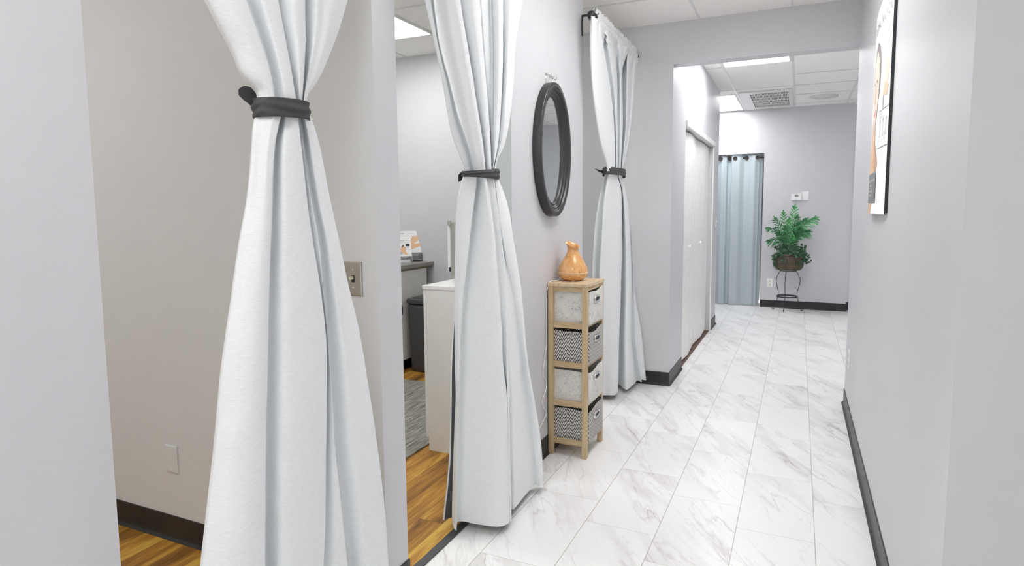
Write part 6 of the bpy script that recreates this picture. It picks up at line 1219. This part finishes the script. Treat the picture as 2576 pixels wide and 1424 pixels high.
def wz(px, py): return ((px-1985)/203.0-0.097, 1.43-(py-512)/190.0)
for (px, py, mx, my, dy, nl, ln, mt) in [
    (1993, 520, 1987, 580, -0.02, 12, 0.115, 'palm'), (2043, 548, 2008, 575, -0.03, 12, 0.115, 'palm'), (1966, 534, 1972, 585, -0.06, 11, 0.10, 'palm'),
    (1946, 549, 1966, 590, 0.02, 10, 0.095, 'palm2'), (1929, 572, 1960, 585, -0.10, 9, 0.075, 'palm2'), (1934, 603, 1964, 606, -0.14, 9, 0.10, 'palm2'),
    (2020, 552, 1999, 580, 0.03, 11, 0.11, 'palm2'), (2027, 580, 2000, 590, -0.10, 10, 0.11, 'palm2'), (2012, 590, 1996, 600, -0.16, 9, 0.09, 'palm2'),
    (1991, 590, 1986, 606, -0.20, 8, 0.08, 'palm'), (1972, 570, 1976, 600, -0.13, 9, 0.09, 'palm2'), (1980, 552, 1980, 592, -0.08, 11, 0.10, 'palm'), (2008, 572, 1998, 596, -0.12, 10, 0.10, 'palm2'), (1956, 585, 1970, 606, -0.08, 9, 0.09, 'palm2'), (2000, 545, 1990, 585, 0.08, 10, 0.10, 'palm2'), (2004, 560, 1992, 590, 0.06, 9, 0.10, 'palm2')]:
    x, z = wz(px, py); x2, z2 = wz(mx, my)
    frond((x, SY+dy, z), (x2, SY+dy*0.4, z2), nl, ln, M[mt], 0)
# ivy: lobed leaves in trailing clusters; each cluster a part
bm = bmesh.new()
for cx_, cz_, cnt, dyy, sp in ((-0.18, 0.78, 60, -0.15, 0.05), (-0.02, 0.80, 60, -0.17, 0.05), (0.05, 0.76, 50, -0.10, 0.045), (-0.25, 0.72, 40, -0.10, 0.035), (-0.12, 0.84, 60, -0.10, 0.06), (0.09, 0.70, 26, -0.06, 0.025), (-0.275, 0.64, 10, -0.08, 0.02), (0.01, 0.85, 40, 0.0, 0.05), (-0.21, 0.84, 30, -0.02, 0.04), (-0.16, 0.68, 9, -0.19, 0.025), (0.03, 0.66, 9, -0.17, 0.025)):
    for k in range(cnt):
        c = Vector((cx_+max(-0.075, min(0.075, rnd.gauss(0, sp))), SY+dyy+rnd.gauss(0, 0.02), cz_+max(-0.05, min(0.05, rnd.gauss(0, sp*0.62)))))
        s = rnd.uniform(0.018, 0.034); ang = rnd.uniform(0, 6.28)
        nrm = Vector((rnd.uniform(-0.6, 0.6), -1, rnd.uniform(-0.1, 0.9))).normalized(); ux = nrm.cross(Vector((0, 0, 1))).normalized(); uy = ux.cross(nrm)
        pts = []
        for j, r in enumerate((1.0, 0.5, 0.85, 0.45, 0.5, 0.2, 0.5, 0.45, 0.85, 0.5)):
            a = ang+2*math.pi*j/10; pts.append(bm.verts.new(c+(ux*math.cos(a)+uy*math.sin(a))*r*s))
        cv = bm.verts.new(c+nrm*0.003)
        for j in range(10): bm.faces.new((cv, pts[j], pts[(j+1) % 10]))
        if k % 5 == 0: tube(bm, smooth_path([(SX+(cx_-SX)*0.5, SY+dyy*0.5, 0.77), ((cx_+c.x)/2, (SY+dyy+c.y)/2, c.z+0.015), c], 4), 0.0012, 4)
link('ivy', bm, M['ivy'], PB)['kind'] = 'stuff'

# ------------------------------------------------------------------ side room: cabinet, appliance, counter, bin, rug
t = thing('storage_cabinet', 'white laminate cabinet left of middle curtain, under grey appliance', 'cabinet', (-1.63, 3.1, 0))
cx0, cx1, cyy0, cyy1 = -1.885, -1.372, 2.880, 3.62
link('body', B(cx0, cx1-0.004, cyy0, cyy1, 0.0, 0.928, 0.001), M['white_lam'], t)
link('top', B(cx0-0.022, cx1-0.002, cyy0-0.004, cyy1+0.004, 0.929, 0.950, 0.0015), M['white_lam2'], t)
for a, b in ((cyy0+0.004, (cyy0+cyy1)/2-0.002), ((cyy0+cyy1)/2+0.002, cyy1-0.004)):
    link('door', B(cx0-0.021, cx0-0.003, a, b, 0.075, 0.926, 0.001), M['white_lam2'], t)
ax0, ay0 = -1.895, 3.13
t = thing('countertop_appliance', 'sage grey upright appliance on white cabinet behind curtain', 'appliance', (-1.75, 3.3, 0.951))
link('body', B(ax0+0.020, -1.56, ay0, ay0+0.42, 0.975, 1.305, 0.012), M['appl'], t)
link('side_panel', B(ax0+0.055, -1.60, ay0-0.006, ay0+0.004, 1.0, 1.285, 0.003), M['appl_light'], t)
link('door', B(ax0-0.008, ax0+0.020, ay0+0.015, ay0+0.40, 1.0, 1.28, 0.008), M['plate_white'], t)
bm = bmesh.new(); box(bm, ax0+0.004, ax0+0.03, ay0-0.002, ay0+0.41, 1.277, 1.306, 0.004); link('top_lip', bm, M['appl'], t)
for (x, y) in ((ax0+0.055, ay0+0.03), (-1.62, ay0+0.03), (ax0+0.055, ay0+0.37), (-1.62, ay0+0.37)):
    bm = bmesh.new(); lathe(bm, [(0.016, 0), (0.016, 0.026)], (x, y, 0.9505), 14); link('foot', bm, M['appl'], t)
link('latch', B(ax0+0.006, ax0+0.018, ay0+0.004, ay0+0.016, 1.005, 1.03, 0.001), M['slot_dark'], t)

t = thing('base_cabinet', 'pale grey base cabinet under the brochure counter', 'cabinet', (-3.3, 4.2, 0))
link('body', B(XW+0.002, -3.05, 3.2, 4.655, 0.095, 0.868, 0.001), M['cab_grey'], t)
for a, b in ((3.205, 3.68), (3.685, 4.16), (4.165, 4.65)):
    d = link('door', B(-3.049, -3.032, a, b, 0.10, 0.862, 0.002), M['cab_grey'], t)
    bm = tube(bmesh.new(), smooth_path([(-3.032, a+0.06, 0.50), (-3.005, a+0.06, 0.505), (-3.005, a+0.06, 0.58), (-3.032, a+0.06, 0.585)], 5), 0.005, 8)
    h = link('handle', bm, M['black_metal'], d); h.matrix_parent_inverse = Matrix.Identity(4)
link('toe_kick', B(XW+0.002, -3.085, 3.2, 4.655, 0.0, 0.094), M['rubber'], t)
t = thing('worktop', 'grey laminate worktop along the side room wall', 'worktop', (-3.3, 4.2, 0.87))
link('slab', B(XW+0.001, -3.0, 3.15, YH-0.001, 0.882, 0.914, 0.002), M['counter'], t)
link('build_up_strip', B(XW+0.001, -3.012, 3.15, YH-0.001, 0.868, 0.8815), M['counter_edge'], t)

t = thing('waste_bin', 'charcoal rectangular lidded bin in front of base cabinet', 'bin', (-2.85, 4.47, 0))
bm = bmesh.new(); box(bm, -3.005, -2.70, 4.29, 4.66, 0.0, 0.585, 0.03, 0, 4)
for v in bm.verts:
    f = 1-0.10*(1-v.co.z/0.585); v.co.x = -2.8525+(v.co.x+2.8525)*f; v.co.y = 4.475+(v.co.y-4.475)*f
link('body', bm, M['bin'], t, False)
link('lid', B(-3.008, -2.697, 4.287, 4.663, 0.586, 0.632, 0.014, 0, 3), M['bin'], t)
link('flap', B(-2.975, -2.73, 4.325, 4.62, 0.630, 0.638, 0.004), M['bin_lid'], t)

bm = B(-3.02, -1.932, 1.86, 4.05, 0.0005, 0.010, 0.002)
tag(link('area_rug', bm, M['rug']), 'grey woven striped rug on wood floor of side room', 'rug')

# brochures in clear holders on the worktop (facing the hall)
def holder(cx, cy, w, h, label, small, z=0.9145, rot=0.0):
    t = thing('brochure_holder', label, 'brochure holder', (cx, cy, z))
    R_ = Matrix.Rotation(rot, 4, 'Z'); lean = math.radians(12)
    def place(bm):   # local x right, z up, -y front; leaned back
        bmesh.ops.rotate(bm, verts=bm.verts[:], cent=(0, 0, 0), matrix=Matrix.Rotation(-lean, 3, 'X'))
        bmesh.ops.rotate(bm, verts=bm.verts[:], cent=(0, 0, 0), matrix=R_.to_3x3()); bmesh.ops.translate(bm, verts=bm.verts[:], vec=(cx, cy, z+0.004)); return bm
    bm = bmesh.new(); box(bm, -w/2-0.004, w/2+0.004, 0.010, 0.0125, 0, h*0.88); box(bm, -w/2-0.004, w/2+0.004, -0.014, -0.0125, 0, h*0.26); box(bm, -w/2-0.004, w/2+0.004, -0.0125, 0.010, 0, 0.0025)
    for s_ in (-1, 1): box(bm, s_*(w/2+0.004)-0.001, s_*(w/2+0.004)+0.001, -0.0125, 0.010, 0.0025, h*0.26)
    link('clear_stand', place(bm), M['acrylic'], t)
    bm = bmesh.new(); box(bm, -w/2, w/2, -0.003, 0.004, 0.003, h); y = -0.0036
    def q(x0, x1, z0, z1, mi, k=0):
        vs = [bm.verts.new((x, y-0.0003*k, z_)) for x, z_ in ((x0*w/2, z0*h), (x1*w/2, z0*h), (x1*w/2, z1*h), (x0*w/2, z1*h))]; bm.faces.new(vs).material_index = mi
    def pg(poly, mi, k): bm.faces.new([bm.verts.new((x*w/2, y-0.0003*k, z_*h)) for x, z_ in poly]).material_index = mi
    q(-1, 1, 0.03, 0.27, 2)
    q(-1, 1, 0.268, 0.272, 2, 1); q(-1, 1, 0.835, 0.84, 2, 1)
    if small:
        pg([(-0.95, 0.52), (-0.6, 0.66), (-0.2, 0.70), (0.15, 0.60), (0.05, 0.46), (0.5, 0.32), (-0.1, 0.34), (-0.5, 0.42)], 1, 1)
        pg([(-0.7, 0.62), (-0.45, 0.74), (-0.1, 0.72), (-0.4, 0.64)], 5, 2); q(0.1, 0.7, 0.68, 0.78, 3, 1); pg([(-1, 0.34), (-0.4, 0.36), (-0.6, 0.46), (-1, 0.44)], 4, 2)
    else:
        pg([(0.95, 0.82), (0.3, 0.82), (-0.1, 0.60), (-0.3, 0.55), (-0.2, 0.48), (0.2, 0.50), (0.6, 0.64), (0.95, 0.72)], 1, 1)
        pg([(0.95, 0.60), (0.3, 0.56), (-0.3, 0.40), (-0.6, 0.28), (-0.2, 0.30), (0.4, 0.42), (0.95, 0.48)], 1, 2)
        pg([(-0.12, 0.78), (-0.06, 0.78), (-0.12, 0.54), (-0.2, 0.54)], 3, 3); pg([(-0.25, 0.54), (-0.1, 0.52), (-0.2, 0.42), (-0.32, 0.43)], 3, 3)
    def tx(s_, sz_, x0, z0, mi):
        text_mesh(bm, s_, sz_, (x0*w/2, y-0.0012, z0*h), (1, 0, 0), (0, 0, 1), mi)
    tx('DERMAL', h*0.05, -0.85, 0.89, 3); tx('INFUSION', h*0.05, -0.15 if not small else 0.05, 0.89, 4)
    for k, s_ in enumerate(('TREATMENTS', 'FOR EVERY', 'SKIN TYPE')): tx(s_, h*0.045, -0.75 if small else 0.15, 0.21-0.055*k, 0)
    q(-0.9, 0.2 if not small else 0.75, -0.02, 0.13 if small else 0.24, 0, 4)
    link('brochure', place(bm), [M['paper'], M['skin'], M['print_grey'], M['black_edge'], M['print_mid'], M['hair']], t)
# position: brochures face the hall (+x); rotate so that local -y points to +x/-y
holder(-3.20, 4.640, 0.215, 0.275, 'larger brochure of hands in clear stand on grey worktop', False, rot=math.radians(42))
holder(-3.105, 4.44, 0.105, 0.215, 'smaller brochure in clear stand in front of larger one', True, rot=math.radians(42))
t = thing('storage_box', 'white lidded box behind the brochures on the worktop', 'box', (-3.45, 4.58, 0.915))
link('body', B(-3.62, -3.34, 4.50, 4.70, 0.9145, 1.15, 0.006), M['white_lam'], t)
link('lid', B(-3.625, -3.335, 4.495, 4.705, 1.151, 1.175, 0.004), M['plate_white'], t)
